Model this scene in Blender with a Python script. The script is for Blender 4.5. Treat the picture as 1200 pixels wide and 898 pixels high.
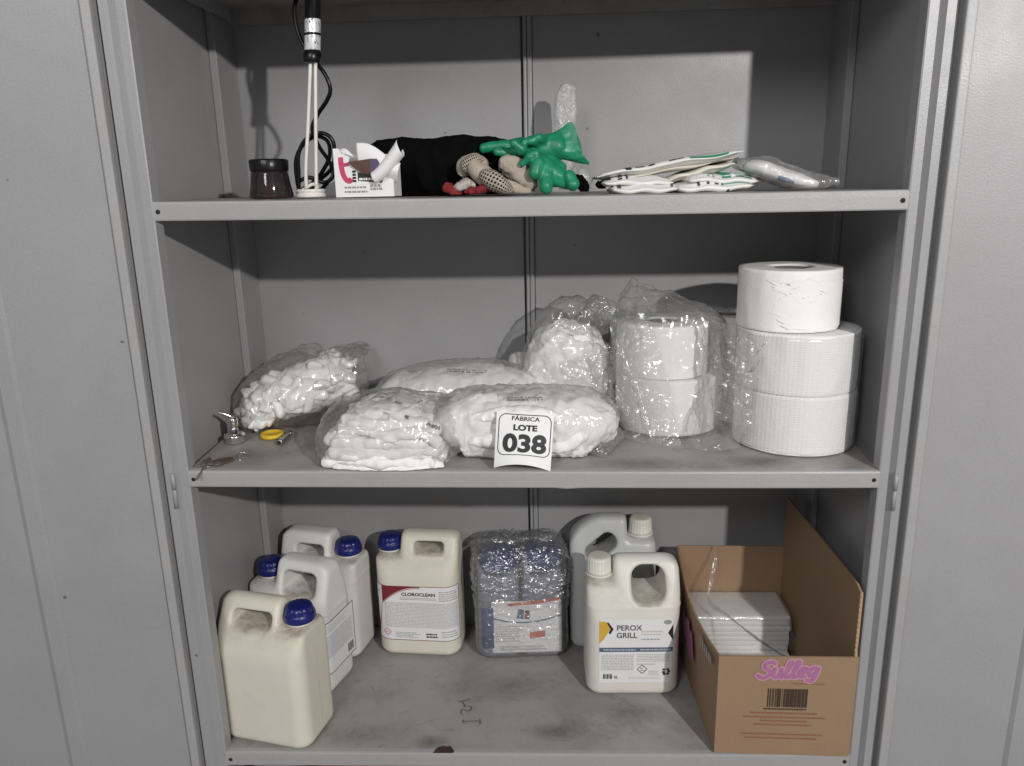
import bpy, bmesh, math, random
import numpy as np
from mathutils import Matrix, Vector, Euler

S = bpy.context.scene
for o in list(bpy.data.objects):
    bpy.data.objects.remove(o)

# ------------------------------------------------------------------ camera
cam = bpy.data.cameras.new('camera')
cam.sensor_width = 36.0
cam.lens = 903.4 / 1200 * 36
cam.clip_start, cam.clip_end = 0.02, 50
co = bpy.data.objects.new('camera', cam)
S.collection.objects.link(co)
RT = Vector((0.99835935, 0.05341847, -0.02061717))
UP = Vector((0.00652107, 0.25165165, 0.96779591))
FW = Vector((-0.05688652, 0.96634255, -0.25089043))
m = Matrix((RT, UP, -FW)).transposed().to_4x4()
m.translation = Vector((0.053, -1.2206, 0.0191))
co.matrix_world = m
S.camera = co

# ------------------------------------------------------------------ light: one bare bulb up to the right, dim room around, plus an added soft fill
W = bpy.data.worlds.new('World')
S.world = W
W.use_nodes = True
bg = W.node_tree.nodes['Background']
bg.inputs[0].default_value = (0.98, 0.98, 1.0, 1)
bg.inputs[1].default_value = 0.19
lamp = bpy.data.lights.new('ceiling_bulb', 'POINT')
lamp.energy = 200
lamp.shadow_soft_size = 0.035
lamp.color = (1.0, 0.975, 0.955)
lo = bpy.data.objects.new('ceiling_bulb', lamp)
lo.location = (1.36, -2.42, 0.775)
S.collection.objects.link(lo)

l2 = bpy.data.lights.new('soft_fill', 'AREA')  # fill disc added at front left to brighten the doors and shaded interior
l2.shape = 'DISK'; l2.size = 0.9
l2.energy = 24
l2.color = (0.97, 0.98, 1.0)
lo2 = bpy.data.objects.new('soft_fill', l2)
lo2.location = (-.9, -2.6, 1.3)
lo2.rotation_euler = (Vector((-.2, 0, -.5)) - Vector(lo2.location)).to_track_quat('-Z', 'Y').to_euler()
S.collection.objects.link(lo2)

S.view_settings.view_transform = 'Standard'
S.view_settings.look = 'None'
S.view_settings.exposure = 0.26
S.view_settings.gamma = 1.0
S.render.engine = 'CYCLES'
S.cycles.transparent_max_bounces = 24
S.cycles.max_bounces = 10

# ------------------------------------------------------------------ numpy noise
_rng = np.random.RandomState(7)
_G = _rng.normal(size=(256, 3)); _G /= np.linalg.norm(_G, axis=1)[:, None]
def noise(P, s=1.0, seed=0):
    P = np.asarray(P, float) * s + seed * 17.31
    i = np.floor(P).astype(np.int64); f = P - i
    u = f * f * f * (f * (f * 6 - 15) + 10)
    out = 0
    for dx in (0, 1):
        for dy in (0, 1):
            for dz in (0, 1):
                h = ((i[..., 0] + dx) * 73856093) ^ ((i[..., 1] + dy) * 19349663) ^ ((i[..., 2] + dz) * 83492791)
                h = (h ^ (h >> 13)) * 1274126177
                g = _G[(h >> 7) & 255]
                d = f - np.array((dx, dy, dz))
                w = (u[..., 0] if dx else 1 - u[..., 0]) * (u[..., 1] if dy else 1 - u[..., 1]) * (u[..., 2] if dz else 1 - u[..., 2])
                out = out + w * (g * d).sum(-1)
    return out
def ridge(P, s, seed=0):                    # sharp creases, about 0..1
    return 1 - np.minimum(1, np.abs(noise(P, s, seed)) * 2.6)
def crumple(P, s=30, seed=0):               # creased sheet, about -.5..1
    w = np.stack([noise(P, s * .6, seed + 5), noise(P, s * .6, seed + 6), noise(P, s * .6, seed + 7)], -1) * (.5 / s)
    Q = P + w
    return ridge(Q, s, seed) * .6 + ridge(Q, s * 2.1, seed + 1) * .35 + ridge(Q, s * 4.3, seed + 2) * .15 - .45

# ------------------------------------------------------------------ objects
COL = S.collection
def link(name, me, mat=None, parent=None, smooth=True):
    if mat is not None and not me.materials:
        me.materials.append(mat)
    if smooth and len(me.polygons):
        me.polygons.foreach_set('use_smooth', [True] * len(me.polygons))
    o = bpy.data.objects.new(name, me)
    COL.objects.link(o)
    if parent is not None:
        o.parent = parent
    return o
def mesh(V, F, name='m'):
    me = bpy.data.meshes.new(name)
    me.from_pydata([tuple(map(float, v)) for v in V], [], [tuple(map(int, f)) for f in F])
    me.update()
    return me
def tag(o, label, cat, group=None):
    o['label'] = label; o['category'] = cat
    if group: o['group'] = group
    return o
def thing(name, label, cat, loc=(0, 0, 0), rz=0, group=None):
    o = bpy.data.objects.new(name, None)
    o.empty_display_size = .02
    COL.objects.link(o)
    o.location = loc; o.rotation_euler = (0, 0, math.radians(rz))
    return tag(o, label, cat, group)
def fix(me):
    bm = bmesh.new(); bm.from_mesh(me)
    bmesh.ops.recalc_face_normals(bm, faces=bm.faces)
    bm.to_mesh(me); bm.free()
    return me
def box_me(x0, x1, y0, y1, z0, z1, bev=0, seg=2):
    bm = bmesh.new()
    bmesh.ops.create_cube(bm, size=1)
    for v in bm.verts:
        v.co = ((x0 + x1) / 2 + v.co.x * (x1 - x0), (y0 + y1) / 2 + v.co.y * (y1 - y0), (z0 + z1) / 2 + v.co.z * (z1 - z0))
    if bev:
        bmesh.ops.bevel(bm, geom=bm.edges[:], offset=bev, segments=seg, affect='EDGES', profile=.6)
    me = bpy.data.meshes.new('b'); bm.to_mesh(me); bm.free()
    return me
def join_me(*mes):
    bm = bmesh.new()
    for me in mes: bm.from_mesh(me)
    me = bpy.data.meshes.new('j'); bm.to_mesh(me); bm.free()
    return me
def xform(me, M):
    me.transform(M); return me
def grid_me(P, wrap_v=False, wrap_u=False):
    nu, nv = P.shape[:2]
    idx = np.arange(nu * nv).reshape(nu, nv)
    a = idx; F = []
    iu = range(nu if wrap_u else nu - 1); iv = range(nv if wrap_v else nv - 1)
    for i in iu:
        for j in iv:
            F.append((a[i, j], a[(i + 1) % nu, j], a[(i + 1) % nu, (j + 1) % nv], a[i, (j + 1) % nv]))
    return mesh(P.reshape(-1, 3), F)
def cr(pts, n):                              # Catmull-Rom through rows of numbers
    p = np.asarray(pts, float)
    p = np.vstack([2 * p[0] - p[1], p, 2 * p[-1] - p[-2]])
    k = len(p) - 3
    t = np.linspace(0, k - 1e-9, n); i = t.astype(int); f = (t - i)[:, None]
    a, b, c, d = p[i], p[i + 1], p[i + 2], p[i + 3]
    return .5 * (2 * b + (c - a) * f + (2 * a - 5 * b + 4 * c - d) * f ** 2 + (3 * b - a - 3 * c + d) * f ** 3)
def lathe_me(prof, n=48, ribs=None):         # prof: (r, z); ribs = (count, amount, i0, i1)
    V, F = [], []
    m_ = len(prof)
    for j in range(n):
        th = 2 * math.pi * j / n
        for i, (r, z) in enumerate(prof):
            if ribs and ribs[2] <= i <= ribs[3]:
                r = r + ribs[1] * (1 if (j * ribs[0] * 2 // n) % 2 else 0)
            V.append((r * math.cos(th), r * math.sin(th), z))
    for j in range(n):
        for i in range(m_ - 1):
            a, b = j * m_ + i, ((j + 1) % n) * m_ + i
            F.append((a, b, b + 1, a + 1))
    bm = bmesh.new(); bm.from_mesh(mesh(V, F))
    bmesh.ops.remove_doubles(bm, verts=bm.verts, dist=1e-6)
    bmesh.ops.recalc_face_normals(bm, faces=bm.faces)
    me = bpy.data.meshes.new('l'); bm.to_mesh(me); bm.free()
    return me
def wire_me(pts, r, n=80, k=8):
    p = cr(pts, n)
    T = np.gradient(p, axis=0); T /= np.linalg.norm(T, axis=1)[:, None] + 1e-12
    N = np.cross(T[0], (0.3, .9, .2)); N /= np.linalg.norm(N)
    P = np.zeros((n, k, 3))
    rr = np.interp(np.linspace(0, 1, n), np.linspace(0, 1, len(r)), r) if hasattr(r, '__len__') else np.full(n, r)
    for i in range(n):
        N = N - T[i] * (N @ T[i]); N /= np.linalg.norm(N); B = np.cross(T[i], N)
        for j in range(k):
            a = 2 * math.pi * j / k
            P[i, j] = p[i] + rr[i] * (math.cos(a) * N + math.sin(a) * B)
    me = grid_me(P, wrap_v=True)
    bm = bmesh.new(); bm.from_mesh(me)
    bmesh.ops.holes_fill(bm, edges=bm.edges[:], sides=0)
    bmesh.ops.recalc_face_normals(bm, faces=bm.faces)
    bm.to_mesh(me); bm.free()
    return me
def tube_me(rows, nu=90, nv=64, up=(0, 0, 1), power=2.0, disp=None, floor=None, cap=True):
    """rows: x,y,z, half-width, half-height ; closed bag- or cloth-like tube along a spine"""
    q = cr(rows, nu); p = q[:, :3]; A = np.maximum(q[:, 3], .0006); B = np.maximum(q[:, 4], .0006)
    T = np.gradient(p, axis=0); T /= np.linalg.norm(T, axis=1)[:, None] + 1e-12
    U = np.array(up, float); Sd = np.cross(T, U); Sd /= np.linalg.norm(Sd, axis=1)[:, None] + 1e-12
    Un = np.cross(Sd, T)
    th = np.linspace(0, 2 * math.pi, nv, endpoint=False)
    c = np.sign(np.cos(th)) * np.abs(np.cos(th)) ** (2 / power); s = np.sign(np.sin(th)) * np.abs(np.sin(th)) ** (2 / power)
    P = p[:, None] + Sd[:, None] * (A[:, None] * c)[..., None] + Un[:, None] * (B[:, None] * s)[..., None]
    if disp is not None:
        du = np.gradient(P, axis=0); dv = np.roll(P, -1, 1) - np.roll(P, 1, 1)
        N = np.cross(dv, du); N /= np.linalg.norm(N, axis=-1)[..., None] + 1e-12
        out = (N * (P - p[:, None])).sum(-1).mean()
        if out < 0: N = -N
        P = P + N * disp(P)[..., None]
    if floor is not None:
        P[..., 2] = np.maximum(P[..., 2], floor + .0008 + .0012 * np.abs(noise(P, 60, 3)))
    me = grid_me(P, wrap_v=True)
    bm = bmesh.new(); bm.from_mesh(me)
    if cap: bmesh.ops.holes_fill(bm, edges=bm.edges[:], sides=0)
    bmesh.ops.recalc_face_normals(bm, faces=bm.faces)
    bm.to_mesh(me); bm.free()
    return me
def sheet_me(P, th=0):                       # open sheet from a grid of points, optional thickness
    me = fix(grid_me(P))
    if th:
        bm = bmesh.new(); bm.from_mesh(me)
        bmesh.ops.solidify(bm, geom=bm.faces[:], thickness=th)
        bm.to_mesh(me); bm.free()
    return me

# ------------------------------------------------------------------ signed-distance shapes -> mesh (surface nets)
def smin(a, b, k):
    h = np.clip(.5 + .5 * (b - a) / k, 0, 1); return b + (a - b) * h - k * h * (1 - h)
def smax(a, b, k): return -smin(-a, -b, k)
def capsule(P, a, b, r0, r1=None, sy=1.0):
    r1 = r0 if r1 is None else r1
    a = np.array(a); b = np.array(b); d = b - a
    t = np.clip(((P - a) @ d) / (d @ d + 1e-12), 0, 1)
    v = P - a - t[..., None] * d
    v = v * np.array((1, sy, 1))
    return np.linalg.norm(v, axis=-1) - (r0 + (r1 - r0) * t)
def rbox2(x, y, hx, hy, r):
    qx, qy = np.abs(x) - hx + r, np.abs(y) - hy + r
    return np.hypot(np.maximum(qx, 0), np.maximum(qy, 0)) + np.minimum(np.maximum(qx, qy), 0) - r
def extr(d2, z, hz, r):
    a, b = d2 + r, np.abs(z) - hz + r
    return np.hypot(np.maximum(a, 0), np.maximum(b, 0)) + np.minimum(np.maximum(a, b), 0) - r
def nets(f, lo, hi, h, refine=2):
    lo = np.array(lo, float); n = np.ceil((np.array(hi) - lo) / h).astype(int) + 1
    ax = [lo[i] + h * np.arange(n[i]) for i in range(3)]
    Pg = np.stack(np.meshgrid(*ax, indexing='ij'), -1)
    D = f(Pg)
    c = [D[i:n[0] - 1 + i, j:n[1] - 1 + j, k:n[2] - 1 + k] for i in (0, 1) for j in (0, 1) for k in (0, 1)]
    cs = np.stack(c, -1); neg = cs < 0
    act = neg.any(-1) & ~neg.all(-1)
    idx = -np.ones(act.shape, int); idx[act] = np.arange(act.sum())
    cv = cs[act]; off = np.array([(i, j, k) for i in (0, 1) for j in (0, 1) for k in (0, 1)], float)
    acc = np.zeros((len(cv), 3)); cnt = np.zeros(len(cv))
    for e0 in range(8):
        for bit in (1, 2, 4):
            if e0 & bit: continue
            e1 = e0 | bit
            a, b = cv[:, e0], cv[:, e1]; mk = (a < 0) != (b < 0)
            t = np.where(mk, a / np.where(mk, a - b, 1), 0)
            acc += np.where(mk[:, None], off[e0] + t[:, None] * (off[e1] - off[e0]), 0); cnt += mk
    V = lo + h * (np.argwhere(act) + acc / cnt[:, None])
    F = []
    for a in range(3):
        b, cc = (a + 1) % 3, (a + 2) % 3
        sl0 = [slice(None)] * 3; sl1 = [slice(None)] * 3
        sl0[a] = slice(0, -1); sl1[a] = slice(1, None)
        s0, s1 = D[tuple(sl0)] < 0, D[tuple(sl1)] < 0
        E = np.argwhere(s0 != s1)
        E = E[(E[:, b] > 0) & (E[:, cc] > 0) & (E[:, b] < n[b] - 1) & (E[:, cc] < n[cc] - 1)]
        fl = s0[tuple(E.T)]
        q = []
        for db, dc in ((0, 0), (-1, 0), (-1, -1), (0, -1)):
            e = E.copy(); e[:, b] += db; e[:, cc] += dc
            q.append(idx[tuple(e.T)])
        q = np.stack(q, -1)
        q[~fl] = q[~fl][:, ::-1]
        F.append(q)
    F = np.vstack(F)
    for _ in range(refine):
        d = f(V); e = 4e-4
        g = np.stack([(f(V + np.eye(3)[i] * e) - f(V - np.eye(3)[i] * e)) / (2 * e) for i in range(3)], -1)
        V = V - (g * np.clip(d, -h, h)[:, None]) / np.maximum((g * g).sum(-1), .2)[:, None]
    return fix(mesh(V, F))

# ------------------------------------------------------------------ materials
def newmat(name):
    mt = bpy.data.materials.new(name); mt.use_nodes = True
    nt = mt.node_tree; bs = nt.nodes['Principled BSDF']
    return mt, nt, bs
def nd(nt, t, **kw):
    n = nt.nodes.new(t)
    for k, v in kw.items():
        if k.startswith('i_'):
            n.inputs[k[2:].replace('_', ' ')].default_value = v
        else: setattr(n, k, v)
    return n
def ramp(nt, src, p0, p1, c0=(0, 0, 0, 1), c1=(1, 1, 1, 1)):
    r = nt.nodes.new('ShaderNodeValToRGB'); r.color_ramp.elements[0].position = p0; r.color_ramp.elements[1].position = p1
    r.color_ramp.elements[0].color = c0; r.color_ramp.elements[1].color = c1
    nt.links.new(src, r.inputs[0]); return r.outputs[0]
def mixc(nt, fac, a, b):
    m_ = nt.nodes.new('ShaderNodeMix'); m_.data_type = 'RGBA'
    for v, i in ((fac, 0), (a, 6), (b, 7)):
        if hasattr(v, 'is_linked'): nt.links.new(v, m_.inputs[i])
        else: m_.inputs[i].default_value = v if i == 0 else (tuple(v) + (1,))[:4]
    return m_.outputs[2]
def coords(nt, kind='Object', scale=(1, 1, 1)):
    tc = nt.nodes.new('ShaderNodeTexCoord'); mp = nt.nodes.new('ShaderNodeMapping')
    mp.inputs['Scale'].default_value = scale
    nt.links.new(tc.outputs[kind], mp.inputs[0]); return mp.outputs[0]
def ntex(nt, vec, scale, detail=4, rough=.55, dist=0):
    n = nd(nt, 'ShaderNodeTexNoise'); n.inputs['Scale'].default_value = scale; n.inputs['Detail'].default_value = detail
    n.inputs['Roughness'].default_value = rough; n.inputs['Distortion'].default_value = dist
    nt.links.new(vec, n.inputs['Vector']); return n.outputs['Fac']
def bump(nt, bs, h, strength, dist=.002, prev=None):
    b = nd(nt, 'ShaderNodeBump'); b.inputs['Strength'].default_value = strength; b.inputs['Distance'].default_value = dist
    nt.links.new(h, b.inputs['Height'])
    if prev is not None: nt.links.new(prev, b.inputs['Normal'])
    if bs is not None: nt.links.new(b.outputs[0], bs.inputs['Normal'])
    return b.outputs[0]
def plain(name, col, rough=.5, metal=0, var=.08, vscale=40, bmp=0, bscale=200, spec=.5, sss=0, sheen=0):
    mt, nt, bs = newmat(name)
    v = coords(nt)
    f = ramp(nt, ntex(nt, v, vscale), .3, .7)
    dark = tuple(c * (1 - var) for c in col); lite = tuple(min(1, c * (1 + var)) for c in col)
    nt.links.new(mixc(nt, f, dark, lite), bs.inputs['Base Color'])
    bs.inputs['Roughness'].default_value = rough; bs.inputs['Metallic'].default_value = metal
    bs.inputs['Specular IOR Level'].default_value = spec
    if sss:
        bs.inputs['Subsurface Weight'].default_value = sss; bs.inputs['Subsurface Radius'].default_value = (.01, .008, .006); bs.inputs['Subsurface Scale'].default_value = .5
    if sheen: bs.inputs['Sheen Weight'].default_value = sheen
    if bmp: bump(nt, bs, ntex(nt, v, bscale, 3), bmp)
    return mt

def steel(name, col, dirt=0, chips=.25):
    mt, nt, bs = newmat(name)
    v = coords(nt, 'Object')
    f = ramp(nt, ntex(nt, v, 3.5, 5, .6), .3, .72)
    c = mixc(nt, f, tuple(x * .93 for x in col), tuple(x * 1.04 for x in col))
    fine = ramp(nt, ntex(nt, v, 420, 2), .35, .65)
    c = mixc(nt, .10, c, mixc(nt, fine, (.24, .24, .24), (.5, .5, .5)))
    spots = ramp(nt, ntex(nt, v, 38, 2, .5), .775, .79)
    c = mixc(nt, spots, c, tuple(x * .45 for x in col))
    sv = coords(nt, 'Object', (1, 1, .05))
    scr = ramp(nt, ntex(nt, sv, 130, 3, .6, .2), .70, .76)
    sm = nd(nt, 'ShaderNodeMath', operation='MULTIPLY'); nt.links.new(scr, sm.inputs[0]); sm.inputs[1].default_value = .22
    c = mixc(nt, sm.outputs[0], c, tuple(min(1, x * 1.35) for x in col))
    gv = ramp(nt, ntex(nt, v, 2.1, 7, .68, .5), .48, .72)
    gm = nd(nt, 'ShaderNodeMath', operation='MULTIPLY'); nt.links.new(gv, gm.inputs[0]); gm.inputs[1].default_value = .20
    c = mixc(nt, gm.outputs[0], c, (col[0] * .72, col[1] * .69, col[2] * .66))
    ch = ramp(nt, ntex(nt, v, 24, 8, .78, .3), .73, .745)
    cm2 = nd(nt, 'ShaderNodeMath', operation='MULTIPLY'); nt.links.new(ch, cm2.inputs[0]); cm2.inputs[1].default_value = chips
    c = mixc(nt, cm2.outputs[0], c, (.09, .065, .05))
    if dirt:
        d = ramp(nt, ntex(nt, v, 7, 6, .65, .4), .42, .72)
        dm = nd(nt, 'ShaderNodeMath', operation='MULTIPLY'); nt.links.new(d, dm.inputs[0]); dm.inputs[1].default_value = dirt
        c = mixc(nt, dm.outputs[0], c, (.17, .135, .105))
        d2 = ramp(nt, ntex(nt, v, 34, 5, .7, .8), .56, .74)
        dm2 = nd(nt, 'ShaderNodeMath', operation='MULTIPLY'); nt.links.new(d2, dm2.inputs[0]); dm2.inputs[1].default_value = dirt * .8
        c = mixc(nt, dm2.outputs[0], c, (.10, .08, .065))
    nt.links.new(c, bs.inputs['Base Color'])
    r = ramp(nt, ntex(nt, v, 9, 5), .3, .7, (.36, .36, .36, 1), (.50, .50, .50, 1))
    nt.links.new(r, bs.inputs['Roughness'])
    bs.inputs['Specular IOR Level'].default_value = .5
    n1 = bump(nt, None, ntex(nt, v, 330, 2, .5), .22, .0011)
    n2 = bump(nt, None, ntex(nt, v, 5, 3, .5), .18, .004, n1)
    bump(nt, bs, ntex(nt, v, 1.7, 2, .5), .30, .012, n2)
    return mt
def film(name, base=.05, edge=.75, rough=.14, milky=.10, bs_=.5, scale=60, tint=(.97, .97, .97), haze=.24):
    mt = bpy.data.materials.new(name); mt.use_nodes = True
    nt = mt.node_tree; nt.nodes.clear()
    out = nd(nt, 'ShaderNodeOutputMaterial')
    v = coords(nt, 'Object')
    h = ntex(nt, v, scale, 2.5, .5, 1.6)
    h2 = ntex(nt, v, scale * 3.3, 3, .5, .6)
    n1 = bump(nt, None, h, bs_, .006); n2 = bump(nt, None, h2, bs_ * .3, .002, n1)
    lw = nd(nt, 'ShaderNodeLayerWeight'); nt.links.new(n2, lw.inputs['Normal'])
    pw = nd(nt, 'ShaderNodeMath', operation='POWER'); pw.inputs[1].default_value = 2.6; nt.links.new(lw.outputs['Facing'], pw.inputs[0])
    ma = nd(nt, 'ShaderNodeMath', operation='MULTIPLY_ADD'); ma.inputs[1].default_value = edge; ma.inputs[2].default_value = base
    nt.links.new(pw.outputs[0], ma.inputs[0]); ma.use_clamp = True
    tr = nd(nt, 'ShaderNodeBsdfTransparent'); tr.inputs[0].default_value = (*tint, 1)
    gl = nd(nt, 'ShaderNodeBsdfAnisotropic'); gl.inputs['Roughness'].default_value = rough; nt.links.new(n2, gl.inputs['Normal'])
    df = nd(nt, 'ShaderNodeBsdfDiffuse'); df.inputs[0].default_value = (.85, .85, .84, 1); nt.links.new(n2, df.inputs['Normal'])
    tl = nd(nt, 'ShaderNodeBsdfTranslucent'); tl.inputs[0].default_value = (.85, .85, .84, 1)
    md = nd(nt, 'ShaderNodeMixShader'); md.inputs[0].default_value = .5; nt.links.new(df.outputs[0], md.inputs[1]); nt.links.new(tl.outputs[0], md.inputs[2])
    m1 = nd(nt, 'ShaderNodeMixShader'); m1.inputs[0].default_value = milky
    nt.links.new(tr.outputs[0], m1.inputs[1]); nt.links.new(md.outputs[0], m1.inputs[2])
    m2 = nd(nt, 'ShaderNodeMixShader'); nt.links.new(ma.outputs[0], m2.inputs[0])
    me_ = nd(nt, 'ShaderNodeMixShader'); me_.inputs[0].default_value = haze
    nt.links.new(gl.outputs[0], me_.inputs[1]); nt.links.new(md.outputs[0], me_.inputs[2])
    nt.links.new(m1.outputs[0], m2.inputs[1]); nt.links.new(me_.outputs[0], m2.inputs[2])
    nt.links.new(m2.outputs[0], out.inputs[0])
    return mt

GREY = (.312, .309, .311)
M = {}
M['steel'] = steel('grey_enamel', GREY)
M['shelf'] = steel('shelf_enamel', (.335, .327, .318), .55, .5)
M['lip'] = steel('lip_enamel', (.355, .352, .348), .10, .8)
M['dark'] = plain('dark_hole', (.012, .011, .010), .8)
M['rust'] = plain('rust', (.045, .022, .014), .9, var=.4, vscale=300, bmp=.6)
M['pencil'] = plain('pencil', (.12, .12, .115), .8, var=.25, vscale=500)
M['film'] = film('clear_bag_film', .10, .60, .18, .10, .6, 24)
M['filmwrap'] = film('stretch_film', .20, .62, .17, .12, .9, 50, haze=.2)
M['filmtight'] = film('tight_film', .07, .55, .18, .05, .5, 24)
M['filmmilk'] = film('milky_bag_film', .10, .5, .18, .17, .6, 24)
M['ink'] = plain('black_ink', (.015, .015, .016), .6, var=.1)
M['greyink'] = plain('grey_ink', (.30, .30, .305), .6, var=.1)
M['softink'] = plain('soft_ink', (.47, .475, .48), .6, var=.12, vscale=400)
M['paper'] = plain('white_paper', (.80, .80, .79), .6, var=.02)
M['chrome'] = plain('chrome', (.80, .80, .80), .18, 1, var=.03)
M['metal'] = plain('dull_metal', (.45, .43, .40), .35, 1, var=.1)
M['blackplastic'] = plain('black_plastic', (.007, .007, .008), .30, var=.15, spec=.35)

# ================================================================== the cabinet
cab = thing('steel_cabinet', 'grey enamelled steel cabinet standing open with shelves full of supplies', 'cabinet', (0, 0, -1.30))
CZ = -1.30
XW, YB, ZT = .6105, .44, .46
def part(name, me, mat, parent=cab, smooth=False):
    o = link(name, me, mat, parent, smooth)
    if parent is cab: o.location.z = -CZ
    return o
def bevbox(*a, bev=.0012): return box_me(*a, bev=bev, seg=1)
# back: two pressed sheets meeting in a folded seam
part('back_panel', bevbox(-XW - .01, -.0130, YB, YB + .003, CZ, ZT), M['steel'])
part('back_panel', bevbox(.0098, XW + .01, YB, YB + .003, CZ, ZT), M['steel'])
part('back_seam', join_me(box_me(-.0085, -.0015, YB - .011, YB + .012, CZ, ZT, bev=.0024, seg=3), box_me(-.0007, .0090, YB - .009, YB + .012, CZ, ZT, bev=.0024, seg=3), box_me(-.020, .016, YB + .012, YB + .014, CZ, ZT), box_me(-.0195, -.0135, YB + .0032, YB + .012, CZ, ZT)), M['steel'])
for s in (-1, 1):
    part('side_panel', bevbox(*sorted((s * XW, s * (XW + .003))), -.01, YB + .003, CZ, ZT), M['steel'])
    # rear corner post: folded angle standing off the wall
    x0 = s * XW
    part('corner_post', join_me(bevbox(*sorted((x0 - s * .0005, x0 - s * .0145)), .340, .343, CZ, ZT), bevbox(*sorted((x0 - s * .0125, x0 - s * .0145)), .343, YB - .001, CZ, ZT)), M['steel'])
    # front frame: stepped pressed profile
    pr = [(.583, .026), (.583, .001), (.585, -.0005), (.598, -.0008), (.6045, -.0115), (.6095, -.0120), (.619, -.0125), (.619, -.004), (.6385, -.004), (.6385, .03), (.6362, .03), (.6362, -.0018), (.6168, -.0018), (.6168, -.0092), (.6045, -.0088), (.603, .0018), (.5852, .0022), (.5852, .026)]
    V = [(s * x, y, z) for z in (CZ, ZT) for x, y in pr]; n = len(pr)
    F = [(i, (i + 1) % n, n + (i + 1) % n, n + i) for i in range(n)]
    part('front_frame', fix(mesh(V, F)), M['steel'])
    # slotted strip just inside the frame, with pressed slots
    st = part('slot_strip', bevbox(*sorted((s * (XW - .0003), s * (XW - .003))), .012, .050, CZ, ZT), M['steel'])
    bm = bmesh.new(); bmesh.ops.create_uvsphere(bm, u_segments=10, v_segments=6, radius=1)
    for v in bm.verts: v.co = (v.co.x * .0022, v.co.y * .005, v.co.z * .011)
    me = bpy.data.meshes.new('slot'); bm.to_mesh(me); bm.free()
    for k in range(22):
        z = CZ + .10 + k * .0775
        if z < .44:
            o = link('pressed_slot', me, M['steel'], st); o.location = (s * (XW - .003), .033, z)
part('top_panel', bevbox(-XW - .01, XW + .01, -.012, YB + .003, ZT, ZT + .003), M['steel'])
part('floor_panel', bevbox(-XW, XW, -.002, YB, CZ - .003, CZ + .05), M['shelf'])

def shelf(zl, zr, name='shelf', bump_at=None):
    """pressed tray shelf with lips all round; zl/zr = height of its top at the left and right end"""
    yf, yb, xf, xb, d, t = 0, .432, .5845, .6065, .030, .0012
    n = 60
    def z(x): return zl + (zr - zl) * (x + .585) / 1.17
    # top sheet with the rolled front edge and lip, cross-section swept along x
    prof = [(yb, -d), (yb, -.002), (yb - .002, 0), (.012, 0), (.004, -.0002), (.0012, -.0012), (.0002, -.004), (0, -.010), (0, -d + .002), (.001, -d), (.014, -d), (.014, -d + t), (.0025, -d + t), (.0025, -.004), (.005, -.0018), (yb - .004, -.0018), (yb - .004, -d)]
    xs = np.linspace(-1, 1, n); P = np.zeros((n, len(prof), 3))
    for i, u in enumerate(xs):
        for j, (y, dz) in enumerate(prof):
            f = min(1, max(0, (y - .02) / .05)); x = u * (xf + (xb - xf) * f)
            dd = 0
            if bump_at is not None and y < .01 and dz < -.02: dd = -.0022 * math.exp(-((x - bump_at) / .012) ** 2)
            P[i, j] = (x, y + .0012 * math.sin(u * 3.1 + zl * 9) * (1 - f), z(x) + dz + dd - (.0015 * (1 - u * u) if y < .02 else 0))
    o = part(name, fix(grid_me(P, wrap_v=True)), M['shelf'])
    lipm = M['lip']; o.data.materials.append(lipm)
    for p in o.data.polygons:
        if p.center.y < .0135: p.material_index = 1
    o.data.polygons.foreach_set('use_smooth', [False] * len(o.data.polygons))
    for s in (-1, 1):
        zz = z(s * xf)
        e = link('end_lip', bevbox(*sorted((s * xf, s * (xf - .0012))), .0026, .40, zz - .029, zz - .0016), M['steel'], o, False)
        h = link('bolt_hole', xform(lathe_me([(0, 0), (.0036, 0), (.0036, .0008), (0, .0008)], 16), Matrix.Translation((s * (xf - .009), -.0003, zz - .016)) @ Matrix.Rotation(math.pi / 2, 4, 'X')), M['dark'], o)
    return o
shelf(.0025, -.002)
smid = shelf(-.4505, -.4511, bump_at=.075)
sb = shelf(-1.0254, -1.0011)
shelf(.3675, .3675)
def zbot(x): return -1.0254 + .0243 * (x + .585) / 1.17

# rust patch, pencilled figures and stains on the bottom shelf
rp = [(-.021, -.002), (-.017, .006), (-.013, .013), (-.004, .016), (.004, .014), (.010, .0165), (.014, .010), (.019, .003), (.0175, -.0015)]
me = mesh([(-.162 + x, .0025 + y, zbot(-.162 + x) + .0004 - (.0012 if y < 0 else 0)) for x, y in rp], [tuple(range(len(rp)))])
link('rust_patch', fix(me), M['rust'], sb).location.z = 0
def strokes_me(lines, w, mapper, step=6):
    V, F = [], []
    for ln in lines:
        q = cr([(a, b, 0) for a, b in ln], step * len(ln))[:, :2] if len(ln) > 2 else np.linspace(ln[0], ln[1], 4)
        t = np.gradient(q, axis=0); t /= np.linalg.norm(t, axis=1)[:, None] + 1e-9
        nrm = np.stack([-t[:, 1], t[:, 0]], -1) * w / 2
        b0 = len(V)
        for a, c in zip(q + nrm, q - nrm): V += [mapper(*a), mapper(*c)]
        F += [(b0 + 2 * i, b0 + 2 * i + 1, b0 + 2 * i + 3, b0 + 2 * i + 2) for i in range(len(q) - 1)]
    return mesh(V, F)
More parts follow.
